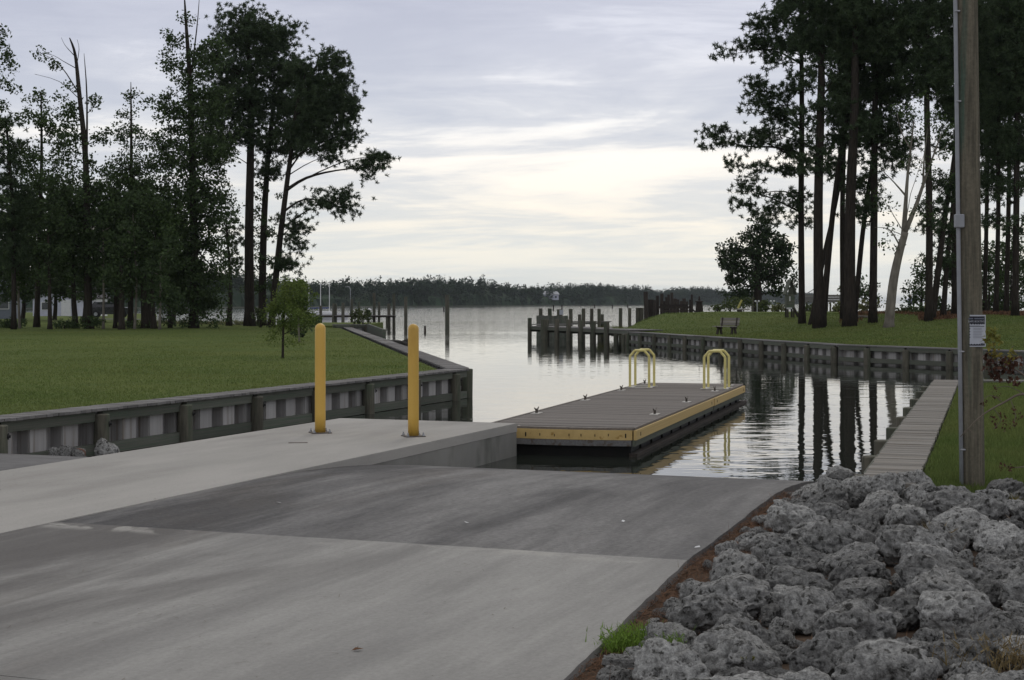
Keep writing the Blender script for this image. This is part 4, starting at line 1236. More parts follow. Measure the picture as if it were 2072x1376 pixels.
# ================================================================== TREES, RIGHT GROUP
GR = 'pines on the far lawn'
def zr(px, Y): return z_right((px - 1036) / F * Y, Y)
def rp(label, Y, trunk, r0, blobs, seed, r1=.09, **kw):
    return tree(kw.pop('name', 'pine_tree'), label, Y, trunk, r0, r1, blobs, seed=seed, gz=zr(trunk[0][0], Y), group=GR, **kw)
rp('slim pine farthest left of the far pines, its limbs reaching over the water', 92, [(1623, 633), (1620, 430), (1624, 250), (1623, 100), (1620, -90)], .20,
   [(1452, 266, 20, 12), (1438, 292, 11, 6), (1480, 288, 22, 8), (1515, 290, 22, 10), (1545, 272, 25, 18), (1486, 322, 9, 15), (1536, 172, 22, 13), (1522, 216, 12, 9), (1555, 200, 26, 20), (1582, 235, 25, 26), (1602, 170, 30, 26),
    (1545, 338, 22, 9), (1580, 345, 28, 12), (1512, 372, 20, 9), (1545, 386, 32, 11), (1500, 416, 16, 13), (1562, 420, 18, 12), (1592, 398, 26, 15), (1625, 430, 15, 20), (1540, 430, 14, 10), (1572, 445, 10, 7),
    (1476, 106, 18, 9), (1508, 92, 22, 10), (1545, 85, 28, 12), (1528, 45, 14, 12), (1575, 35, 35, 22), (1598, 90, 36, 26), (1560, 118, 22, 14), (1610, -30, 60, 40), (1600, 290, 24, 24)], 101, dens=1.1, limb_r=.08,
   bare=[(((1618, 312), (1570, 298), (1510, 296), (1450, 280)), .09), (((1622, 420), (1590, 388), (1530, 392)), .07), (((1623, 260), (1580, 200), (1530, 180)), .07), (((1622, 130), (1560, 100), (1490, 108)), .07)])
rp('thick straight pine second from the left of the far pines', 85, [(1657, 640), (1656, 420), (1660, 200), (1663, 60), (1660, -170)], .30,
   [(1650, 15, 56, 40, 1.3), (1640, 85, 42, 28, 1.2), (1665, 165, 36, 30), (1640, 240, 26, 24), (1690, 60, 50, 46, 1.3), (1640, 330, 24, 18), (1668, 300, 26, 24), (1660, -90, 70, 60), (1690, 130, 36, 36)], 102)
rp('leaning pine springing from the base of the thick straight pine', 87, [(1664, 640), (1676, 520), (1692, 380), (1712, 250), (1742, 120)], .20,
   [(1745, 125, 46, 46, 1.2), (1722, 220, 34, 36), (1760, 190, 36, 36), (1700, 270, 26, 22), (1750, 40, 46, 40, 1.2)], 103, r1=.07)
rp('second leaning pine crossing behind the thick straight pine', 90, [(1640, 638), (1668, 520), (1690, 420), (1705, 330), (1716, 220)], .15, [(1715, 200, 34, 30), (1690, 340, 22, 18), (1712, 290, 24, 24)], 104, r1=.06)
rp('slim dark pine just left of the thickest far pine', 93, [(1706, 636), (1704, 430), (1710, 240), (1716, 60), (1716, -100)], .17, [(1716, 80, 46, 50, 1.2), (1705, 180, 34, 30), (1720, -40, 60, 50), (1698, 430, 14, 16, .6)], 105)
rp('thickest of the far pines, with broad flared base', 84, [(1719, 643), (1722, 430), (1727, 220), (1732, 60), (1732, -200)], .34,
   [(1740, 20, 66, 50, 1.3), (1735, 120, 50, 40, 1.2), (1760, 80, 46, 46, 1.2), (1700, 220, 26, 24), (1750, 260, 30, 24), (1735, -100, 80, 70)], 106)
rp('leaning pine right of the thickest far pine', 88, [(1728, 640), (1745, 480), (1764, 350), (1782, 220), (1800, 80)], .16,
   [(1800, 95, 46, 46, 1.2), (1770, 290, 30, 30), (1792, 190, 40, 40), (1765, 400, 20, 20, .8), (1746, 478, 14, 9), (1740, 380, 22, 20)], 107, r1=.06)
rp('straight pine between the thickest pine and the pale sycamore', 86, [(1766, 640), (1770, 430), (1772, 220), (1775, 60), (1776, -160)], .23,
   [(1775, 70, 56, 56, 1.3), (1795, 255, 46, 36), (1780, 330, 40, 26), (1745, 430, 14, 26, .8), (1752, 410, 22, 14, .8), (1820, 310, 30, 24), (1778, -70, 70, 60), (1810, 150, 46, 46)], 108)
tree('sycamore', 'pale forked tree with sparse leaves among the far pines', 80, [(1798, 648), (1806, 580), (1818, 520), (1830, 470)], .27, .17,
     [(1812, 440, 26, 40, .22), (1790, 498, 22, 12, .4), (1890, 330, 40, 40, .30), (1855, 240, 46, 46, .5), (1905, 260, 34, 46, .5), (1775, 390, 22, 30, .35), (1870, 420, 30, 40, .22), (1845, 330, 30, 40, .3)],
     'leaf', seed=109, gz=zr(1798, 80), group=GR, bark='bark_pale', fol='leaf_mid', leaf=(.075, 40, 1.0), limb_r=.04, lowest=.7,
     bare=[(((1829, 474), (1832, 420), (1838, 340), (1850, 240)), .16), (((1829, 474), (1852, 420), (1876, 350), (1905, 270)), .15), (((1836, 400), (1810, 370), (1785, 345)), .06), (((1868, 380), (1870, 320), (1878, 260)), .07),
           (((1822, 500), (1800, 465), (1770, 460)), .05), (((1890, 310), (1910, 300), (1925, 280)), .04), (((1842, 300), (1825, 270), (1815, 230)), .05)])
rp('straight pine just left of the utility pole', 83, [(1879, 645), (1880, 430), (1877, 220), (1875, 60), (1875, -160)], .21,
   [(1868, 50, 56, 60, 1.3), (1885, 170, 44, 44, 1.2), (1845, 110, 40, 50, 1.2), (1825, 30, 46, 50, 1.3), (1875, -90, 70, 60), (1900, 90, 40, 60, 1.2), (1872, 450, 16, 12, .7)], 110)
rp('leaning pine whose base is next to the yellow box', 85, [(1885, 645), (1898, 540), (1914, 440), (1930, 320), (1945, 160)], .20, [(1945, 130, 40, 60, 1.2), (1925, 300, 26, 36), (1900, 430, 18, 26), (1915, 380, 26, 20), (1940, 230, 30, 40)], 111, r1=.07)
rp('leaning pine hidden partly by the utility pole', 88, [(1908, 642), (1918, 520), (1928, 420), (1938, 200)], .17, [(1935, 180, 36, 60), (1920, 460, 18, 30), (1910, 520, 14, 20)], 112, r1=.07)
rp('dark pine directly behind the utility pole', 90, [(1932, 642), (1934, 430), (1938, 200), (1940, -100)], .2, [(1945, 60, 50, 80, 1.3), (1960, 220, 36, 60)], 113)
for i, (px, Y, r0, l) in enumerate(((2015, 98, .16, 'slim pine first to the right of the utility pole'), (2036, 101, .17, 'slim pine second to the right of the utility pole'), (2054, 84, .2, 'pine at the right edge standing nearest on the lawn'),
        (2092, 96, .2, 'pine just beyond the right edge of the picture'), (1992, 104, .16, 'pine hugging the right side of the utility pole'))):
    rp(l, Y, [(px, 642), (px + 3, 430), (px + 6, 200), (px + 8, -120)], r0,
       [(px, 40, 40, 60, 1.5), (px + 14, 130, 40, 50, 1.5), (px - 10, 210, 36, 46, 1.4), (px + 8, 290, 34, 40, 1.3), (px - 6, 370, 26, 30, .9), (px, -80, 60, 70), (px + 4, 450, 20, 20, .5), (px, 130, 50, 60, 1.3)], 114 + i)
for i, (px, Y, l, w, yc) in enumerate(((1862, 104, 'small broadleaf tree with outstretched leaves left of the yellow box', 24, 570), (1925, 104, 'small tree in the shade behind the utility pole', 26, 540), (2000, 112, 'shaded broadleaf tree right of the pole', 34, 540),
        (2045, 114, 'dark broadleaf tree at the right edge', 36, 520), (2080, 108, 'broadleaf tree just outside the right edge', 34, 560), (2020, 120, 'dark tree filling the gap between the right pines', 40, 590))):
    tree('broadleaf_tree', l, Y, [(px, 640), (px + 2, 600), (px, yc - 10)], .10, .03, [(px, yc, w, 28, 1.2), (px - 6, yc + 26, w * .9, 22, 1.2), (px + 8, yc - 30, w * .7, 26, .9)], 'leaf', seed=140 + i, gz=zr(px, Y), group='broadleaf trees behind the far pines', lowest=.1)
tree('oak_tree', 'round dark broadleaf tree standing left of the far pines', 150, [(1533, 627), (1533, 590), (1532, 540), (1534, 490)], .45, .15,
     [(1540, 452, 16, 14), (1538, 475, 26, 18), (1510, 495, 26, 20), (1562, 490, 30, 22), (1585, 505, 20, 22), (1476, 515, 20, 20), (1500, 530, 34, 28), (1545, 525, 44, 34), (1590, 540, 18, 26), (1470, 535, 16, 12), (1485, 555, 20, 18),
      (1530, 565, 36, 22), (1572, 568, 22, 20), (1598, 565, 8, 18), (1500, 580, 24, 14, .7), (1560, 592, 18, 12, .6)],
     'leaf', seed=160, gz=zr(1533, 150), fol='leaf_oak', leaf=(.15, 46, 1.25), dens=.9, limb_r=.14, lowest=.2)
for i, (px, py, rx, ry, Y, fo, l) in enumerate((
        (1492, 598, 28, 13, 150, 'leaf_oak', 'dark low bush at the foot of the round tree'), (1452, 622, 16, 7, 128, 'leaf_shrub', 'low green bush right of the old piling cluster'), (1478, 618, 20, 9, 126, 'leaf_shrub', 'pale bush beyond the bench'),
        (1505, 612, 24, 8, 140, 'leaf_shrub', 'bush in front of the utility pole with transformer'), (1548, 617, 20, 12, 128, 'leaf_shrub', 'green bush with lamps beside it below the round tree'), (1575, 622, 16, 10, 122, 'leaf_marsh', 'pale bush left of the wooden tower'),
        (1640, 622, 16, 9, 122, 'leaf_shrub', 'bush between the first and second far pine trunks'), (1690, 624, 22, 8, 118, 'leaf_marsh', 'yellow-green bush under the wooden footbridge'),
        (1745, 590, 30, 24, 128, 'leaf_dark', 'rounded dark conifer-like bush between the far trunks'), (1715, 588, 18, 18, 134, 'leaf_shrub', 'airy bush at the end of the footbridge'), (1755, 620, 30, 11, 112, 'leaf_marsh', 'pale grassy bush right of the thickest pine'),
        (1835, 628, 26, 14, 108, 'leaf_shrub', 'bush right of the sycamore trunk'), (1860, 632, 18, 12, 100, 'leaf_dark', 'dark bush left of the yellow box'), (1905, 625, 26, 14, 106, 'leaf_dark', 'dark bush behind the leaning pines'),
        (1960, 628, 26, 14, 104, 'leaf_dark', 'dark bush behind the foot of the utility pole'), (2030, 622, 36, 14, 112, 'leaf_dark', 'dark hedge-like bush right of the utility pole'))):
    tree('bush', l, Y, [(px, 640), (px, py + ry * .4), (px + 1, py - ry * .4)], .05, .02, [(px, py, rx, ry, 1.6)], 'leaf', seed=180 + i, gz=zr(px, Y), fol=fo, leaf=(.11, 46, .9), cat='bush', group='bushes beyond the far lawn', lowest=.05)

# ================================================================== FAR FOREST
g = np.random.default_rng(5)
cum = [0.0]
for a, b in zip(SH, SH[1:]): cum.append(cum[-1] + (b - a).length)
NT_ = 3600
u = g.uniform(0, 1, NT_) ** .8 * cum[-1]
X = np.interp(u, cum, [p.x for p in SH]); Yv = np.interp(u, cum, [p.y for p in SH])
dep = g.uniform(3, 55, NT_)
X = X - .94 * dep; Yv = Yv + .34 * dep
hh = 15.2 + 2.8 * np.sin(u / 61.0) + 1.8 * np.sin(u / 23.0 + 1) + g.normal(0, 1.7, NT_) + np.where(u < 700, 1.5, 0)
K_ = 105
C = np.stack([X, Yv, hh * .66], axis=1)
n = NT_ * K_
rad = np.stack([g.uniform(2.2, 3.6, NT_), g.uniform(2.2, 3.6, NT_), hh * .34], axis=1)
o = unit(g.normal(size=(n, 3))) * (g.uniform(0, 1, (n, 1)) ** .4)
p = np.repeat(C, K_, 0) + o * np.repeat(rad, K_, 0)
low = g.uniform(0, 1, n) < .18
p[low, 2] *= .35
a = unit(g.normal(size=(n, 3))) * g.uniform(.6, 1.45, (n, 1)); bq = unit(g.normal(size=(n, 3))) * g.uniform(.6, 1.45, (n, 1)); c = unit(g.normal(size=(n, 3))) * g.uniform(.6, 1.45, (n, 1))
T_ = np.stack([p + a, p + bq, p + c], axis=1)
us = np.arange(0, cum[-1], 4.0); rows_ = []
for dd, fr in ((6, 0.0), (9, .42), (20, .72), (40, .78), (58, .0)):       # solid ridge added inside the wood to close gaps of light
    xx = np.interp(us, cum, [q.x for q in SH]) - .94 * dd; yy = np.interp(us, cum, [q.y for q in SH]) + .34 * dd
    zz = (14.5 + 2.8 * np.sin(us / 61.0) + 1.8 * np.sin(us / 23.0 + 1)) * fr * g.uniform(.85, 1.1, len(us))
    rows_.append(np.stack([xx + g.normal(0, 1, len(us)), yy + g.normal(0, 1, len(us)), zz], axis=1))
tt = []
for A, B in zip(rows_, rows_[1:]):
    tt.append(np.stack([A[:-1], B[:-1], B[1:]], axis=1)); tt.append(np.stack([A[:-1], B[1:], A[1:]], axis=1))
fo = obj('far_forest', tri_mesh('far_forest', np.concatenate([T_] + tt), 'forest_leaf'))
tag(fo, 'long dark wooded shoreline across the river', 'forest', None, 'stuff')

# ================================================================== PIER ON THE RIGHT
pier = thing('fishing_pier', 'low timber pier on green pilings extending from the far lawn', 'pier')
PA = RA.xy.copy(); PT = Vector((at(1075, 108).x, 108.0))
pd = (PT - PA).normalized(); pn = Vector((pd.y, -pd.x)); pn = -pn if pn.x < 0 else pn
plen = (PT - PA).length; pang = math.atan2(pd.y, pd.x)
def pp_(u, v, z): return Vector((PA.x + pd.x * u + pn.x * v, PA.y + pd.y * u + pn.y * v, z))
u = 0.0
while u < plen:
    piece('deck_plank', 'wood_grey', pier, pp_(u + .15, 1.1, .86), (2.3, .285, .05), pang + math.pi / 2)
    u += .30
piece('deck_beam', 'wood_waler', pier, pp_(plen / 2, 0.0, .73), (plen, .1, .2), pang)
piece('deck_beam', 'wood_waler', pier, pp_(plen / 2, 2.2, .73), (plen, .1, .2), pang)
for px, r, top in ((1075, .15, 1.45), (1106, .30, 1.40), (1130, .17, 1.42), (1154, .17, 1.42), (1179, .17, 1.40), (1204, .18, 1.36), (1231, .18, 1.34), (1250, .16, .60), (1266, .16, .62)):
    u = proj_u(px, PA, PT)
    q = pp_(u, -.12, -1.2)
    obj('piling', piling_mesh('wood_piling', 1.2 + top, r), pier, q)
    if top > 1:
        piece('cross_beam', 'wood_waler', pier, pp_(u, .25, .56), (.16, .8, .16), pang)
for k in range(4):
    piece('deck_plank', 'wood_grey', pier, pp_(plen + .2 + .3 * k, 2.2, .98), (3.6, .285, .05), pang + math.pi / 2)
wf = thing('wave_screen', 'dark vertical board screen behind the end of the fishing pier', 'fence')
wa, wb_ = at(1086, 116), at(1149, 110)
dv = (wb_ - wa).xy; L_ = dv.length; an = math.atan2(dv.y, dv.x)
n_ = 12
for i in range(n_):
    c = wa.lerp(wb_, (i + .5) / n_)
    piece('board', 'wood_waler', wf, (c.x, c.y, .45 + .02 * (i % 3)), (L_ / n_ - .02, .06, 2.2), an)
for i, (px, Y, top, r, l) in enumerate(((1094, 117, 2.08, .15, 'tall piling behind the pier, first from the tip'), (1113, 117, 2.08, .16, 'tall piling behind the pier, second from the tip'), (1133, 112, 2.04, .22, 'thick tall piling behind the pier bearing a pale paper sign'),
        (1155, 116, 2.06, .15, 'tall piling behind the pier, just right of the thick one'), (1180, 116, 2.08, .15, 'tall piling behind the middle of the pier'), (1197, 116, 2.08, .14, 'tall piling behind the pier, third from the grass mound'),
        (1213, 115, 2.06, .14, 'tall piling behind the pier beside a short stub'), (1172, 118, 1.62, .14, 'short stub piling behind the middle of the pier'), (1218, 118, 1.64, .13, 'short stub piling close to the grass mound'),
        (1255, 122, 2.1, .15, 'piling rising behind the grass mound'), (1274, 122, 2.1, .14, 'piling right of the grass mound'), (1290, 122, 2.12, .17, 'left of two touching pilings behind the lawn'), (1298, 122, 2.12, .17, 'right of two touching pilings behind the lawn'))):
    o = obj('piling', piling_mesh('wood_piling', top + 1.2, r), None, at(px, Y, z=-1.2), (rng.uniform(-.01, .01), rng.uniform(-.012, .012), i))
    tag(o, l, 'piling', 'tall pilings behind the fishing pier')
q = at(1136, 111.6, 632)
tag(obj('paper_sign', mesh('paper_sign', MB().box(0, 0, 0, .28, .02, .36).V, MB().box(0, 0, 0, .28, .02, .36).F, 'sign_white'), None, (q.x, q.y + .13, q.z)), 'small pale paper sign fixed to the thick piling of the pier', 'sign')
bd = thing('back_dock', 'low dock boards linking the tall pilings behind the pier', 'dock')
for i in range(10):
    c = at(1158 + 8 * i, 117.5, z=1.08)
    piece('deck_plank', 'wood_grey', bd, (c.x, c.y, 1.08), (.28, 2.0, .06), .1)
piece('deck_beam', 'wood_waler', bd, (at(1194, 116.4).x, 116.4, .96), (2.9, .1, .14), 0)
tip = at(1240, 106)
mound = np.array([[tip.x + random.Random(i).uniform(-1.1, 1.6), 106 + random.Random(i + 99).uniform(-1, 2), z_right(tip.x + .5, 106) + .1] for i in range(60)])
g = np.random.default_rng(77)
md = obj('tall_grass', tri_mesh('tall_grass', tufts(mound, 40, .55, .03, g, 1.2), 'leaf_marsh'))
tag(md, 'tuft of tall unmown grass at the tip of the far lawn', 'grass', None, 'stuff')

# ---- cluster of old dark pilings
op = thing('old_pier_remains', 'dark broken remains of an old pier with crowded pilings and beams', 'pier')
Y0 = 148
for i, (px, ptop, r) in enumerate(((1308, 590, .20), (1315, 606, .3), (1322, 607, .22), (1331, 598, .16), (1338, 594, .15), (1344, 609, .15), (1350, 601, .12), (1353, 596, .12), (1358, 592, .14), (1366, 604, .2), (1372, 606, .14), (1378, 609, .16), (1385, 604, .16), (1391, 610, .14), (1398, 606, .14), (1401, 596, .10))):
    p = at(px, Y0 + (i * 37 % 7), ptop)
    obj('piling', piling_mesh('wood_dark', p.z + 1.0, r * 1.1), op, (p.x, p.y, -1.0), (rng.uniform(-.02, .02), rng.uniform(-.02, .02), i))
for py, px0, px1 in ((618, 1335, 1392), (622, 1333, 1394), (629, 1338, 1394)):
    a, b = at(px0, Y0 - 1, py), at(px1, Y0 - 1, py)
    piece('beam', 'wood_dark', op, a.lerp(b, .5), ((b - a).length, .3, .22 if py != 629 else .12), 0, 0, rng.uniform(-.01, .01))
for px in (1400, 1344):
    piece('brace', 'wood_dark', op, at(px, Y0 - .6, 626), (.9, .15, .15), 0, 0, .6)
bp_ = at(1415, 132, 632)
o = thing('dolphin_piling', 'stout brown capped piling cluster at the edge of the far lawn', 'piling', (bp_.x, bp_.y, bp_.z - .3))
MB().lathe([(.34, 0), (.33, .6), (.26, 1.15), (.25, 1.2)], 14).build('post_bundle', 'bark_dark', o)
MB().lathe([(.36, 1.2), (.36, 1.26), (.10, 1.32), (.04, 1.7)], 14).build('cap', 'wood_dark', o)

# ---- bench
bq_ = on(1470, 667, .98); bq_ = at(1470, 84, z=zr(1470, 84))
be = thing('park_bench', 'wooden park bench standing on the far lawn facing the water', 'bench', bq_, math.radians(-42))
# local: seat runs along x, sitter faces -y (toward the water, a little left)
for k in range(3):
    piece('seat_slat', 'wood_walk', be, (-.08, -.18 + .15 * k, .44), (1.36, .135, .045), 0)
for k in range(3):
    piece('back_slat', 'wood_walk', be, (.0, .30 + .035 * k, .56 + .145 * k), (1.24, .04, .13), 0, -.2)
for x in (-.48, .46):
    piece('leg', 'wood_dark', be, (x, .16, .21), (.1, .1, .42), 0, .22)
    piece('leg', 'wood_dark', be, (x, -.14, .20), (.1, .1, .40), 0, -.3)
    piece('arm_brace', 'wood_dark', be, (x, .30, .62), (.07, .07, .62), 0, -.2)
    piece('seat_bearer', 'wood_dark', be, (x, -.02, .40), (.08, .52, .07), 0)

# ---- wooden tower, footbridge, distant pole, yellow box, lamps, log
tq = at(1598, 100, z=zr(1598, 100))
tw = thing('wooden_tower', 'tall narrow wooden play tower with steep roof beside the first far pine', 'tower', tq, .15)
for x in (-.2, .2):
    for y in (-.2, .2):
        piece('leg', 'wood_dark', tw, (x, y, .3), (.09, .09, .6))
def wallbox(w, d, z0, z1): return [((0, -d / 2, (z0 + z1) / 2), (w, .04, z1 - z0)), ((0, d / 2, (z0 + z1) / 2), (w, .04, z1 - z0)), ((-w / 2, 0, (z0 + z1) / 2), (.04, d - .05, z1 - z0)), ((w / 2, 0, (z0 + z1) / 2), (.04, d - .05, z1 - z0))]
for c, d in wallbox(.5, .46, .6, 1.5): piece('wall_panel', 'wood_waler', tw, c, d)
piece('window_opening', 'paint_white', tw, (-.08, -.262, 1.22), (.09, .01, .3))
for sx_ in (-1, 1):
    piece('roof_panel', 'wood_waler', tw, (sx_ * .19, 0, 1.98), (.05, .70, 1.05), 0, 0, -sx_ * .36)
piece('gable', 'wood_waler', tw, (0, -.22, 1.72), (.34, .04, .5))
piece('name_plate', 'paint_white', tw, (-.12, -.275, .60), (.36, .03, .10))
piece('slide_rail', 'wood_dark', tw, (.42, 0, .35), (.09, .3, .95), 0, 0, -.5)
fq = at(1665, 128, z=zr(1665, 128))
fbz = thing('footbridge', 'raised wooden footbridge with plank side behind the far pines', 'bridge', fq, .05)
zd = at(1665, 128, 606).z - fq.z
for k in range(3):
    piece('side_plank', 'wood_grey', fbz, (0, -.5, zd + .30 - .21 * k), (3.3, .05, .19))
for k in range(11):
    piece('deck_plank', 'wood_grey', fbz, (-1.5 + .3 * k, 0, zd - .22), (.28, 1.1, .05))
for x in (-1.5, -.5, .5, 1.5):
    for y in (-.5, .5):
        piece('post', 'wood_dark', fbz, (x, y, (zd - .25) / 2), (.12, .12, zd - .25))
piece('stair_rail', 'wood_grey', fbz, (-1.25, -.45, zd + .62), (.95, .05, .06), 0, 0, -.55)
uq = at(1523, 172, z=.9)
up_ = thing('utility_pole', 'distant thin utility pole with transformer in front of the round tree', 'utility pole', uq)
hu = at(1523, 172, 549).z - .9
MB().tube([(0, 0, 0), (0, 0, hu)], [.16, .11], 8).build('shaft', 'wood_piling', up_)
MB().box(.1, 0, hu - .12, 1.6, .1, .1).build('crossarm', 'wood_piling', up_)
MB().lathe([(.24, 0), (.25, .1), (.25, .72), (.16, .8)], 12, (.30, -.1, hu - 1.15)).build('transformer', 'conduit', up_)
yq = at(1875, 96, z=zr(1875, 96))
yb = thing('post_box', 'small yellow box on a wooden post at the foot of the leaning pine', 'box', yq)
piece('post', 'wood_dark', yb, (0, 0, .25), (.1, .1, .5)); piece('box_body', 'box_yellow', yb, (0, -.08, .56), (.26, .16, .32))
for i, (px, l) in enumerate(((1532, 'left small garden lamp with white globes on a post'), (1563, 'right small garden lamp with white globes on a post'))):
    lq = at(px, 126, z=zr(px, 126)); lp = thing('garden_lamp', l, 'lamp', lq, 0, 'garden lamps beyond the far lawn')
    hz_ = at(px, 126, 611).z - lq.z
    MB().tube([(0, 0, 0), (0, 0, hz_)], .05, 8).build('post', 'galvanized', lp)
    for x in (-.13, .13):
        MB().lathe([(.02, -.07), (.08, -.03), (.085, .03), (.03, .08)], 10, (x, 0, hz_ + .06)).build('globe', 'paint_white', lp)
    MB().box(0, 0, hz_, .3, .03, .03).build('arm', 'galvanized', lp)
for px, pxe, Y, l in ((1497, 1505, 122, 'tilted yellowish timber seesaw beyond the bench'),):
    sq = at(px, Y, z=zr(px, Y)); so = thing('seesaw', l, 'seesaw', sq, .2)
    piece('beam', 'box_yellow', so, (0, 0, .62), (.12, .12, .75), 0, 0, .45)
    piece('plank', 'wood_walk', so, (.1, 0, .2), (1.3, .3, .08)); piece('base', 'wood_dark', so, (0, 0, .1), (.3, .3, .2))
lg = thing('fallen_log', 'pale fallen log lying on the ground between two far pines', 'log', at(1750, 92, z=zr(1750, 92) + .08))
MB().tube([(-.75, 0, .02), (-.2, .1, .05), (.3, 0, .02), (.8, -.1, -.02)], [.08, .07, .07, .05], 8).build('stem', 'bark_pale', lg)

# ---- person far behind the bushes
pq = at(1841, 138, z=zr(1841, 138))
me = bpy.data.meshes.new('body')
VV = [(0, 0, .95), (0, 0, 1.15), (0, .0, 1.38), (0, .01, 1.5), (0, -.01, 1.63), (.1, 0, .9), (.12, -.04, .5), (.12, .03, .06), (.13, -.1, .03), (-.1, 0, .9), (-.12, .05, .5), (-.12, .0, .06), (-.13, -.12, .03),
      (.2, 0, 1.36), (.26, .03, 1.08), (.24, -.12, .86), (-.2, 0, 1.36), (-.26, .03, 1.08), (-.22, -.14, .88)]
EE = [(0, 1), (1, 2), (2, 3), (3, 4), (0, 5), (5, 6), (6, 7), (7, 8), (0, 9), (9, 10), (10, 11), (11, 12), (2, 13), (13, 14), (14, 15), (2, 16), (16, 17), (17, 18)]
me.from_pydata(VV, EE, [])
person = obj('person', me, None, pq, (0, 0, .6))
tag(person, 'distant person in a pale lavender shirt and dark trousers behind the bushes', 'person')
me.materials.append(MATS['trousers'])
sk = person.modifiers.new('Skin', 'SKIN')
RAD = [.15, .14, .15, .06, .105, .09, .065, .045, .04, .09, .065, .045, .04, .065, .045, .035, .065, .045, .035]
for v, r in zip(me.skin_vertices[0].data, RAD): v.radius = (r, r * .8)
me.skin_vertices[0].data[0].use_root = True
ss = person.modifiers.new('Subdivision', 'SUBSURF'); ss.levels = 1; ss.render_levels = 1
MB().lathe([(.175, .92), (.19, 1.0), (.185, 1.2), (.20, 1.36), (.10, 1.46)], 14).tube([(.19, 0, 1.38), (.265, .03, 1.08)], [.085, .065], 8).tube([(-.19, 0, 1.38), (-.265, .03, 1.08)], [.085, .065], 8).build('shirt', 'shirt', person, True)
MB().lathe([(.05, 1.5), (.085, 1.55), (.095, 1.64), (.08, 1.71), (.03, 1.74)], 12, (0, -.012, 0)).build('head', 'skin', person, True)
MB().lathe([(.10, 1.64), (.102, 1.69), (.08, 1.735), (.02, 1.76)], 12, (0, .01, 0)).build('hair', 'hair', person, True)

# ================================================================== LEFT DISTANCE
fd = thing('far_dock', 'small wooden dock on posts beyond the tip of the left lawn', 'dock')
YD = 168
a, b = at(640, YD, z=1.12), at(800, YD, z=1.12)
n_ = 28
for i in range(n_):
    c = a.lerp(b, (i + .5) / n_); piece('deck_plank', 'wood_grey', fd, (c.x, c.y, 1.12), ((b.x - a.x) / n_ - .02, 1.5, .06))
piece('deck_beam', 'wood_dark', fd, ((a.x + b.x) / 2, YD - .7, 1.0), (b.x - a.x, .12, .18)); piece('deck_beam', 'wood_dark', fd, ((a.x + b.x) / 2, YD + .7, 1.0), (b.x - a.x, .12, .18))
for px, top, r in ((649, 2.2, .16), (673, 2.45, .12), (679, 2.4, .16), (694, 2.5, .18), (712, 2.9, .15), (757, 3.6, .17), (767, 2.6, .14), (787, 2.4, .18), (797, 3.5, .17), (783, 1.1, .14), (726, 2.6, .12)):
    obj('piling', piling_mesh('wood_piling', top + 1.2, r), fd, at(px, YD + rng.uniform(-.8, .8), z=-1.2), (0, .03 if px == 673 else 0, px))
for px, Y, top, r, l in ((821, 172, 3.2, .20, 'tall lone piling in the river right of the far dock'), (905, 172, 3.4, .25, 'tall lone piling standing in open water'), (1274, 300, .5, .2, None)):
    if l: tag(obj('piling', piling_mesh('wood_piling', top + 1.2, r), None, at(px, Y, z=-1.2)), l, 'piling', 'lone pilings in the river')
for i, (px, Y, h, l) in enumerate(((860, 130, .55, 'thin stake in the water between the right bollard and open river'), (898, 420, 1.3, 'thin marker post left of the lone river piling'), (1120, 500, 1.6, 'dark channel marker far beyond the pier tip'), (1137, 480, 1.7, 'second dark channel marker far beyond the pier'),
        (1203, 700, 1.6, 'faint channel marker beyond the middle of the pier'), (1239, 650, 1.6, 'faint channel marker right of the pier'), (1270, 720, 1.6, 'faintest channel marker beyond the lawn tip'))):
    o = thing('channel_marker', l, 'marker', at(px, Y, z=-.5), 0, 'marker posts in the river')
    MB().tube([(0, 0, 0), (0, 0, h + .5)], [.05 + Y * .00035, .04 + Y * .00035], 8).build('post', 'wood_dark', o)
lq = at(747, 140, z=.85)
ln = thing('lantern', 'white lantern on a post beside the far dock', 'lantern', lq)
hl = at(747, 140, 634).z - lq.z
MB().tube([(0, 0, 0), (0, 0, hl)], .06, 8).build('post', 'paint_white', ln)
MB().lathe([(.10, 0), (.15, .06), (.15, .26), (.05, .3)], 10, (0, 0, hl)).build('housing', 'galvanized', ln)
MB().lathe([(.23, .3), (.22, .33), (.03, .48)], 10, (0, 0, hl)).build('cap', 'paint_white', ln)
sl = thing('street_lamp', 'tall curved-arm lamp post at the far dock', 'lamp', at(709, 169, z=1.1))
ht = at(709, 169, 580).z - 1.1
MB().tube([(0, 0, 0), (0, 0, ht - .3), (-.1, 0, ht - .05), (-.35, 0, ht)], .045, 8).build('post', 'galvanized', sl, True)
MB().box(-.42, 0, ht - .02, .28, .14, .07).build('lamp_head', 'galvanized', sl)
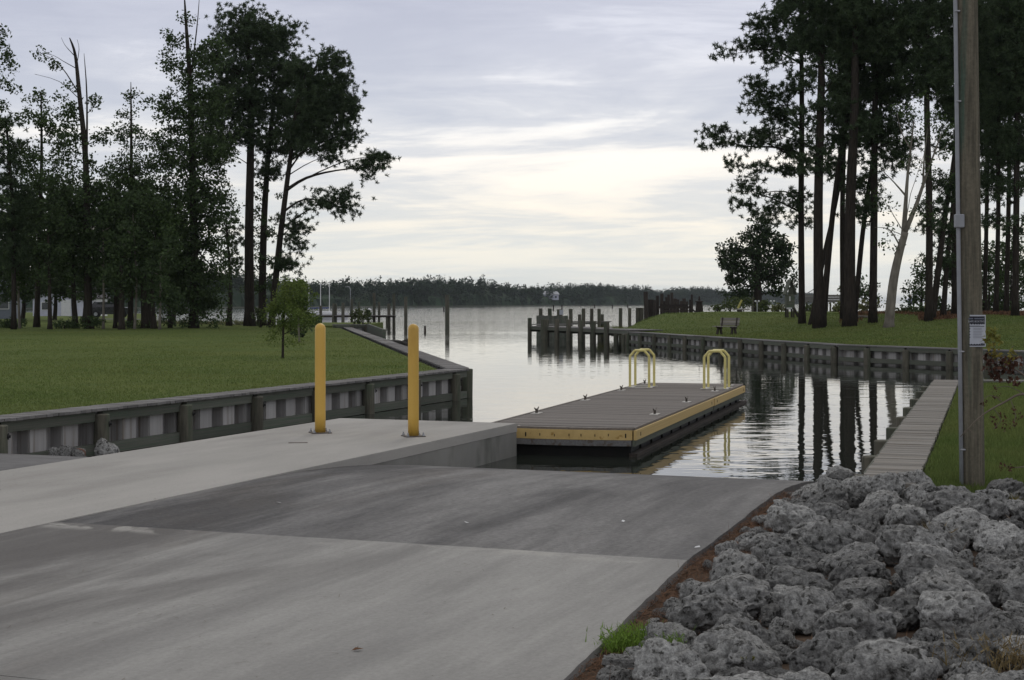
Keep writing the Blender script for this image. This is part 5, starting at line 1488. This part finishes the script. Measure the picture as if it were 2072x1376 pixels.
def sailboat(px, Y, label, toppy, dx):
    o = thing('sailboat', label, 'sailboat', at(px, Y, z=0), .3, 'sailboats behind the far dock')
    H_ = at(px, Y, toppy).z
    V = []; Fc = []
    for x, w, z1 in ((-3.2, .7, .75), (-1.5, 1.05, .72), (.6, 1.1, .78), (2.2, .7, .86), (3.4, .05, .95)):
        V += [(x, -w, z1), (x, -w * .7, .0), (x, 0, -.35), (x, w * .7, .0), (x, w, z1)]
    for i in range(4):
        for j in range(4): Fc.append((i * 5 + j, i * 5 + j + 1, i * 5 + j + 6, i * 5 + j + 5))
        Fc.append((i * 5 + 4, i * 5, i * 5 + 5, i * 5 + 9))
    Fc.append((0, 4, 3, 2, 1))
    obj('hull', mesh('hull', V, Fc, 'paint_white'), o)
    MB().box(-.4, 0, .98, 2.4, 1.1, .4, bev=.1).build('cabin', 'paint_white', o)
    MB().tube([(.5, 0, .7), (.5, 0, H_)], [.07, .055], 8).build('mast', 'paint_white', o)
    MB().tube([(.4, 0, 1.7), (-2.6, 0, 1.62)], [.11, .09], 8).build('furled_sail', 'tarp_blue', o)
sailboat(642, 230, 'sailboat with white mast behind the far dock, nearer the saplings', 573, 0)
sailboat(660, 236, 'sailboat with white mast behind the far dock, nearer the lamp post', 573, 0)
tag(obj('flagpole', mesh('flagpole', MB().tube([(0, 0, 0), (0, 0, 5.2)], [.06, .04], 8).V, MB().tube([(0, 0, 0), (0, 0, 5.2)], [.06, .04], 8).F, 'paint_white'), None, at(625, 190, z=.2)), 'thin white pole just right of the sapling tops', 'pole')
# marsh
ms = structure(obj('marsh_ground', mesh('marsh_ground', [(-75, 128, .02), (-27, 126, .02), (-26, 150, .02), (-30, 168, .02), (-75, 172, .02), (-75, 128.5, .35), (-29, 128, .3), (-28, 150, .32), (-32, 165, .3), (-75, 168, .35)],
    [(0, 1, 6, 5), (1, 2, 7, 6), (2, 3, 8, 7), (3, 4, 9, 8), (5, 6, 7, 8, 9)], 'shore_mud')))
g = np.random.default_rng(31)
C = np.stack([g.uniform(-70, -27, 900), g.uniform(128, 166, 900), np.full(900, .3)], axis=1)
tag(obj('marsh_grass', tri_mesh('marsh_grass', tufts(C, 26, .55, .07, g, 1.0), 'leaf_marsh')), 'pale green marsh grass on the low islet behind the left trees', 'grass', None, 'stuff')
# houses and car behind the left trees
def house(px, Y, w, d, h, rh, wall, roofm, label, rz=0.0, windows=(), door=None, gable_front=True):
    p = at(px, Y, z=z_left(at(px, Y).x, Y) - .05)
    o = thing('house', label, 'house', p, rz)
    V = [(-w / 2, -d / 2, 0), (w / 2, -d / 2, 0), (w / 2, d / 2, 0), (-w / 2, d / 2, 0), (-w / 2, -d / 2, h), (w / 2, -d / 2, h), (w / 2, d / 2, h), (-w / 2, d / 2, h), (0, -d / 2, h + rh), (0, d / 2, h + rh)]
    obj('wall', mesh('wall', V, [(0, 1, 5, 8, 4), (2, 3, 7, 9, 6), (1, 2, 6, 5), (3, 0, 4, 7), (4, 8, 9, 7), (5, 6, 9, 8)], wall), o)
    sl_ = math.atan2(rh, w / 2); ln_ = math.hypot(w / 2, rh) + .4
    rf = None
    for sgn in (-1, 1):
        rf = piece('roof', roofm, o, (sgn * (w / 4 + .12), 0, h + rh / 2 - .02), (ln_, d + .7, .14), 0, 0, sgn * sl_)
    for (x, z, ww, wh) in windows:
        f = piece('window', 'paint_white', o, (x, -d / 2 - .03, z), (ww + .16, .06, wh + .16)); 
        piece('pane', 'window_glass', o, (x, -d / 2 - .065, z), (ww, .02, wh))
    if door:
        piece('door', 'paint_white', o, (door[0], -d / 2 - .04, door[2] / 2), (door[1], .06, door[2]))
    return o
house(-30, 150, 6.6, 8, 3.4, 2.2, 'siding_grey', 'roof_shingle', 'grey-blue gabled house with white trim at the far left edge', .2, ((.4, 1.7, .9, 1.3), (2.2, 1.7, .9, 1.3)))
house(128, 178, 5.2, 6, 2.1, 1.3, 'siding_pale', 'roof_shingle', 'pale grey low building seen between the left trunks', 0, ((-1.2, 1.2, .7, .8),), (1.2, 1.1, 1.9))
hs = house(181, 185, 3.0, 5, 2.3, 1.2, 'paint_white', 'roof_shingle', 'white shed behind the dead-topped tree', 0, (), (.2, 1.2, 1.8))
rd = structure(obj('driveway', mesh('driveway', [(-62, 146, z_left(-62, 146) + .10), (-36, 150, z_left(-36, 150) + .10), (-37, 156, z_left(-37, 156) + .10), (-64, 152, z_left(-64, 152) + .10)], [(0, 1, 2, 3)], 'asphalt')))
def car(px, Y, label, rz):
    o = thing('parked_car', label, 'car', at(px, Y, z=z_left(at(px, Y).x, Y) + .12), rz)
    prof = [(-2.2, .45), (-2.25, .85), (-1.95, 1.05), (-1.55, 1.65), (.55, 1.70), (1.25, 1.12), (2.15, .98), (2.25, .5), (2.1, .32), (-2.1, .32)]
    V = [(x, -.86 if z < 1.2 else -.70, z) for x, z in prof] + [(x, .86 if z < 1.2 else .70, z) for x, z in prof]
    k = len(prof)
    obj('body', mesh('body', V, [tuple(range(k)), tuple(range(2 * k - 1, k - 1, -1))] + [(i, i + k, (i + 1) % k + k, (i + 1) % k) for i in range(k)], 'car_paint'), o)
    for y in (-.87, .87):
        for x in (-1.35, 1.4):
            w = MB().lathe([(.34, -.11), (.36, 0), (.34, .11)], 16)
            wo_ = obj('wheel', mesh('wheel', w.V, w.F, 'tyre'), o, (x, y * .93, .34), (math.pi / 2, 0, 0))
            h = MB().lathe([(.2, -.125), (.2, .125)], 12); obj('rim', mesh('rim', h.V, h.F, 'galvanized'), wo_)
        V = [(-1.45, y * .835, 1.14), (1.05, y * .835, 1.14), (.5, y * .83, 1.60), (-1.4, y * .83, 1.58)]
        piece('side_window', 'window_glass', o, (-.35, y * .86, 1.38), (1.7, .05, .36), 0, .28 * (1 if y < 0 else -1))
        piece('tail_light', 'lamp_red', o, (-2.2, y * .8, .9), (.12, .2, .16)); piece('headlight', 'paint_white', o, (2.2, y * .75, .82), (.12, .28, .14))
car(222, 164, 'dark car parked behind the left trees', .15)
fh = thing('house', 'pale roofed house half hidden in the trees on the far shore', 'house', (30, 1228, 4.5), .3)
piece('wall', 'siding_pale', fh, (0, 0, 2.2), (13, 8, 4.4)); piece('roof', 'roof_pale', fh, (0, -2.2, 5.6), (14, 5.5, .4), 0, .5); piece('roof', 'roof_pale', fh, (0, 2.2, 5.6), (14, 5.5, .4), 0, -.5)
for x in (-4, 0, 4): piece('window', 'window_glass', fh, (x, -4.02, 2.4), (1.5, .1, 1.6))

# ================================================================== NEAR SHRUB AND GROUND COVER
ns = thing('shrub', 'half-dead shrub with bare twigs and curled brown leaves reaching in from the right edge', 'shrub', at(2150, 13.2, z=.52))
o0 = Vector(ns.location)
def nb(pts, r, m='bark_dead', y=13.2):
    q = smooth_path([at(px, y + dy, py) - o0 for px, py, dy in pts], 4)
    MB().tube(q, [max(.0025, r * (1 - .8 * i / (len(q) - 1))) for i in range(len(q))], 7).build('branch', m, ns, True)
nb([(2150, 1044, 0), (2140, 940, 0), (2120, 800, 0), (2110, 640, .1)], .028)
nb([(2128, 840, 0), (2075, 798, -.1), (2030, 815, -.15), (1985, 842, -.2), (1943, 884, -.2)], .014)
nb([(2120, 800, 0), (2080, 765, 0), (2050, 745, 0), (2022, 722, 0), (2008, 690, 0)], .010)
nb([(2140, 960, 0), (2090, 945, 0), (2050, 946, .0), (2030, 940, 0)], .008)
nb([(2075, 798, -.1), (2040, 782, -.1), (2012, 786, -.1)], .005); nb([(2030, 815, -.15), (2005, 800, -.15), (1985, 812, -.15)], .004); nb([(2010, 826, -.15), (2025, 850, -.15), (2010, 868, -.15)], .004)
nb([(2045, 810, -.12), (2055, 840, -.12), (2048, 862, -.12)], .004); nb([(1960, 868, -.2), (1972, 880, -.2), (1975, 900, -.2)], .0025); nb([(2050, 745, 0), (2040, 720, 0), (2050, 700, 0)], .004)
g = np.random.default_rng(91)
def nleaf(lst, name, m, size, K, R):
    C = np.array([at(px, 13.1, py) - o0 for px, py in lst])
    Q = leaves(C, R, K, size, g, 1.0, .4)
    for i in range(len(lst)):
        quads = Q[i * K:(i + 1) * K]
        obj(name, quad_mesh(name, quads, m), ns)
nleaf([(2000, 740), (1996, 725), (2024, 760), (2020, 745), (2042, 750), (2052, 772), (2030, 735), (2060, 735), (2008, 758), (2048, 735)], 'dead_leaf_cluster', 'leaf_dead', .024, 22, .060)
nleaf([(2008, 672), (1998, 690), (2018, 684), (2010, 705), (2002, 678), (2034, 728), (2015, 722), (2050, 716)], 'leaf_cluster', 'leaf_autumn', .022, 20, .058)
nleaf([(2018, 800), (2012, 788), (2008, 846), (2030, 850), (2014, 862), (2035, 866), (2052, 830), (2050, 858), (1992, 815), (2025, 838), (2028, 944), (2042, 948), (2060, 842)], 'seed_cluster', 'leaf_dead', .014, 12, .04)
# pale sticks lying on the rocks
for pts, l in (([(1938, 985), (1975, 1015), (2010, 1060), (2080, 1105)], 'long pale bent stick lying on the rocks below the utility pole'), ([(2000, 1035), (2030, 1040), (2050, 1055)], 'short pale twig on the rocks right of the pole')):
    P = [on(px, py, .74) for px, py in pts]
    so = thing('stick', l, 'stick', P[0])
    q = smooth_path([p - P[0] for p in P], 4)
    MB().tube(q, [.007 - .004 * i / len(q) for i in range(len(q))], 6).build('stem', 'bark_dead', so, True)
# weeds
def weed(px, py, z, n, h, spread, m, label, w=.008, name='weed'):
    p = on(px, py, z)
    o = thing(name, label, 'plant', p)
    g = np.random.default_rng(int(px))
    c = np.stack([g.normal(0, spread * .4, n), g.normal(0, spread * .4, n), np.zeros(n)], axis=1)
    d = unit(np.stack([g.normal(0, .7, n), g.normal(0, .7, n), np.full(n, 1.0)], axis=1)) * (h * g.uniform(.5, 1.1, (n, 1)))
    sd = unit(np.cross(d, g.normal(size=(n, 3)))) * w
    mid = c + d * .55 + np.array([0, 0, h * .08])
    T = np.concatenate([np.stack([c - sd, c + sd, mid], 1), np.stack([mid - sd * .8, mid + sd * .8, c + d], 1)])
    obj('leaves', tri_mesh('leaves', T, m), o)
weed(1288, 1302, .53, 420, .13, .24, 'leaf_weed', 'bright green weed clump between the ramp edge and the rocks', .005)
weed(1243, 1318, .50, 130, .10, .10, 'leaf_weed', 'small green weed left of the bright green clump', .005)
weed(1522, 1340, .62, 40, .06, .06, 'leaf_autumn', 'tiny yellow-green weed among the near rocks', .008)
weed(1893, 1105, .66, 24, .24, .03, 'dead_grass', 'upright dry grass stalk standing among the rocks', .006)
weed(2025, 1345, .68, 160, .18, .28, 'dead_grass', 'dry grass clump in the near right corner of the rocks', .005)
weed(1360, 1305, .60, 60, .08, .10, 'leaf_weed', 'small green sprout on the rocks beside the bright weed', .004)
weed(1720, 1280, .66, 30, .10, .06, 'dead_grass', 'thin dry grass in a gap of the rock pile', .004)
weed(2050, 1030, .66, 70, .16, .16, 'leaf_autumn', 'yellowing weed at the right edge beside the lawn', .006)

def blades(name, label, pts, h, w, m, seed, lean=.5):
    g = np.random.default_rng(seed)
    n = len(pts)
    d = unit(np.stack([g.normal(0, lean, n), g.normal(0, lean, n), np.ones(n)], axis=1)) * (h * g.uniform(.5, 1.2, (n, 1)))
    sd = unit(np.cross(d, g.normal(size=(n, 3)))) * (w * g.uniform(.6, 1.2, (n, 1)))
    return tag(obj(name, tri_mesh(name, np.stack([pts - sd, pts + sd, pts + d], 1), m)), label, 'grass', None, 'stuff')
g = np.random.default_rng(8)
P = []
while len(P) < 60000:
    Yv = 14.6 * (NEARBACK / 14.6) ** g.uniform(0, 1, 4000); px = g.uniform(1830, 2130, 4000)
    for Yq, pq_ in zip(Yv, px):
        x = (pq_ - 1036) / F * Yq
        if x > near_xmin(Yq) + .03: P.append((x, Yq, z_near(x, Yq) - .01))
blades('grass', 'short green grass of the near lawn beside the plank walk', np.array(P), .085, .007, 'grass_blade', 1)
P = []
while len(P) < 120000:
    Yv = 17.0 * (112 / 17.0) ** g.uniform(0, 1, 4000); px = g.uniform(-60, 945, 4000)
    for Yq, pq_ in zip(Yv, px):
        x = (pq_ - 1036) / F * Yq
        if x < left_xmax(Yq) - .02: P.append((x, Yq, z_left(x, Yq) - .01))
blades('grass', 'mown green grass of the left lawn', np.array(P), .06, .011, 'grass_blade', 2)
P = []
while len(P) < 70000:
    Yv = 55.0 * (110 / 55.0) ** g.uniform(0, 1, 4000); px = g.uniform(1200, 2100, 4000)
    for Yq, pq_ in zip(Yv, px):
        x = (pq_ - 1036) / F * Yq
        if x > right_xmin(Yq) + .05: P.append((x, Yq, z_right(x, Yq) - .01))
blades('grass', 'mown green grass of the far lawn under the pines', np.array(P), .09, .022, 'grass_blade', 3)
n = 26000
yy = g.uniform(84, 116, n); px = g.uniform(1700, 2130, n); px = np.where(g.uniform(0, 1, n) < .6, g.uniform(1860, 2130, n), px)
keep = yy > 88 + 6 * np.sin(px / 31.0) + np.where(px < 1860, 6, 0) + g.normal(0, 2, n)
P = np.array([((a - 1036) / F * b, b, z_right((a - 1036) / F * b, b) + .01) for a, b in zip(px[keep], yy[keep])])
ul = blades('undergrowth', 'brown needle litter and low scrub on the ground beneath the far pines', P, .22, .05, 'straw', 5, 1.2)
# pine straw in the gutter along the ramp and between the stones
n = 16000
s_ = g.uniform(5, 18, n); q_ = np.abs(g.normal(0, .32, n)) + .0
q_ = np.where(g.uniform(0, 1, n) < .25, g.uniform(0, 5, n), q_)
P = np.array([(*st(a, t_edge(a) + b)[:2], z_bank(a, b) + .02 + g.uniform(0, .03)) for a, b in zip(s_, q_)])
d = unit(np.stack([g.normal(0, 1, n), g.normal(0, 1, n), g.normal(0, .25, n)], axis=1)) * g.uniform(.05, .14, (n, 1))
sd = unit(np.cross(d, np.array([0, 0, 1.0]) + g.normal(0, .3, (n, 3)))) * .0022
tag(obj('pine_straw', tri_mesh('pine_straw', np.stack([P - sd, P + sd, P + d], 1), 'straw')), 'brown pine straw gathered along the edge of the ramp', 'straw', None, 'stuff')
# needles and crumbs on the concrete
n = 420
s_ = g.uniform(6.2, 15, n); t_ = g.uniform(-12, -3.2, n)
P = np.array([(*st(a, b)[:2], .5435) for a, b in zip(s_, t_)])
th_ = g.uniform(0, 6.28, n); ln2 = np.where(g.uniform(0, 1, n) < .35, g.uniform(.05, .13, n), g.uniform(.008, .02, n))[:, None]
d = np.stack([np.cos(th_), np.sin(th_), np.zeros(n)], 1) * ln2; sd = np.stack([-np.sin(th_), np.cos(th_), np.zeros(n)], 1) * np.where(ln2 > .03, .003, .007)
tag(obj('needle_litter', tri_mesh('needle_litter', np.stack([P - sd, P + sd, P + d], 1), 'bark_dead')), 'scattered dark needles and crumbs on the ramp concrete', 'litter', None, 'stuff')
for i, (px, py, l) in enumerate(((1405, 1108, 'white scrap lying on the ramp nearest the rocks'), (1262, 1056, 'white scrap on the middle of the dark ramp slab'), (950, 1058, 'tiny white scrap on the dark slab below the bollard'), (570, 1017, 'tiny white scrap on the left part of the dark slab'))):
    p = on(px, py, z_ramp(13) + .004)
    tag(obj('paper_scrap', mesh('paper_scrap', [(0, 0, 0), (.05, .012, .004), (.045, .035, .012), (.01, .03, .004)], [(0, 1, 2, 3)], 'paint_white'), None, p, (0, 0, i)), l, 'litter')
p = on(711, 1316, .545)
tag(obj('fallen_leaf', mesh('fallen_leaf', [(0, 0, 0), (.03, .018, .012), (.075, .004, .004), (.035, -.022, .010), (.04, 0, .002)], [(0, 4, 1), (1, 4, 2), (2, 4, 3), (3, 4, 0)], 'straw'), None, p, (0, 0, .4)), 'single brown fallen leaf on the pale concrete', 'leaf')

# ================================================================== AIR
hz = MB().box(0, 6000, 14.5, 18600, 12700, 35.0)
hm = bpy.data.materials.new('haze'); hm.use_nodes = True
hm.node_tree.nodes.clear()
ho = hm.node_tree.nodes.new('ShaderNodeOutputMaterial'); hv = hm.node_tree.nodes.new('ShaderNodeVolumePrincipled')
hv.inputs['Color'].default_value = (.86, .92, 1.0, 1); hv.inputs['Density'].default_value = .00007; hv.inputs['Anisotropy'].default_value = .2
hm.node_tree.links.new(hv.outputs[0], ho.inputs['Volume'])
MATS['haze'] = hm
hob = hz.build('haze', 'haze'); hob['kind'] = 'stuff'
hob['label'] = 'thin pale haze in the air over the river'
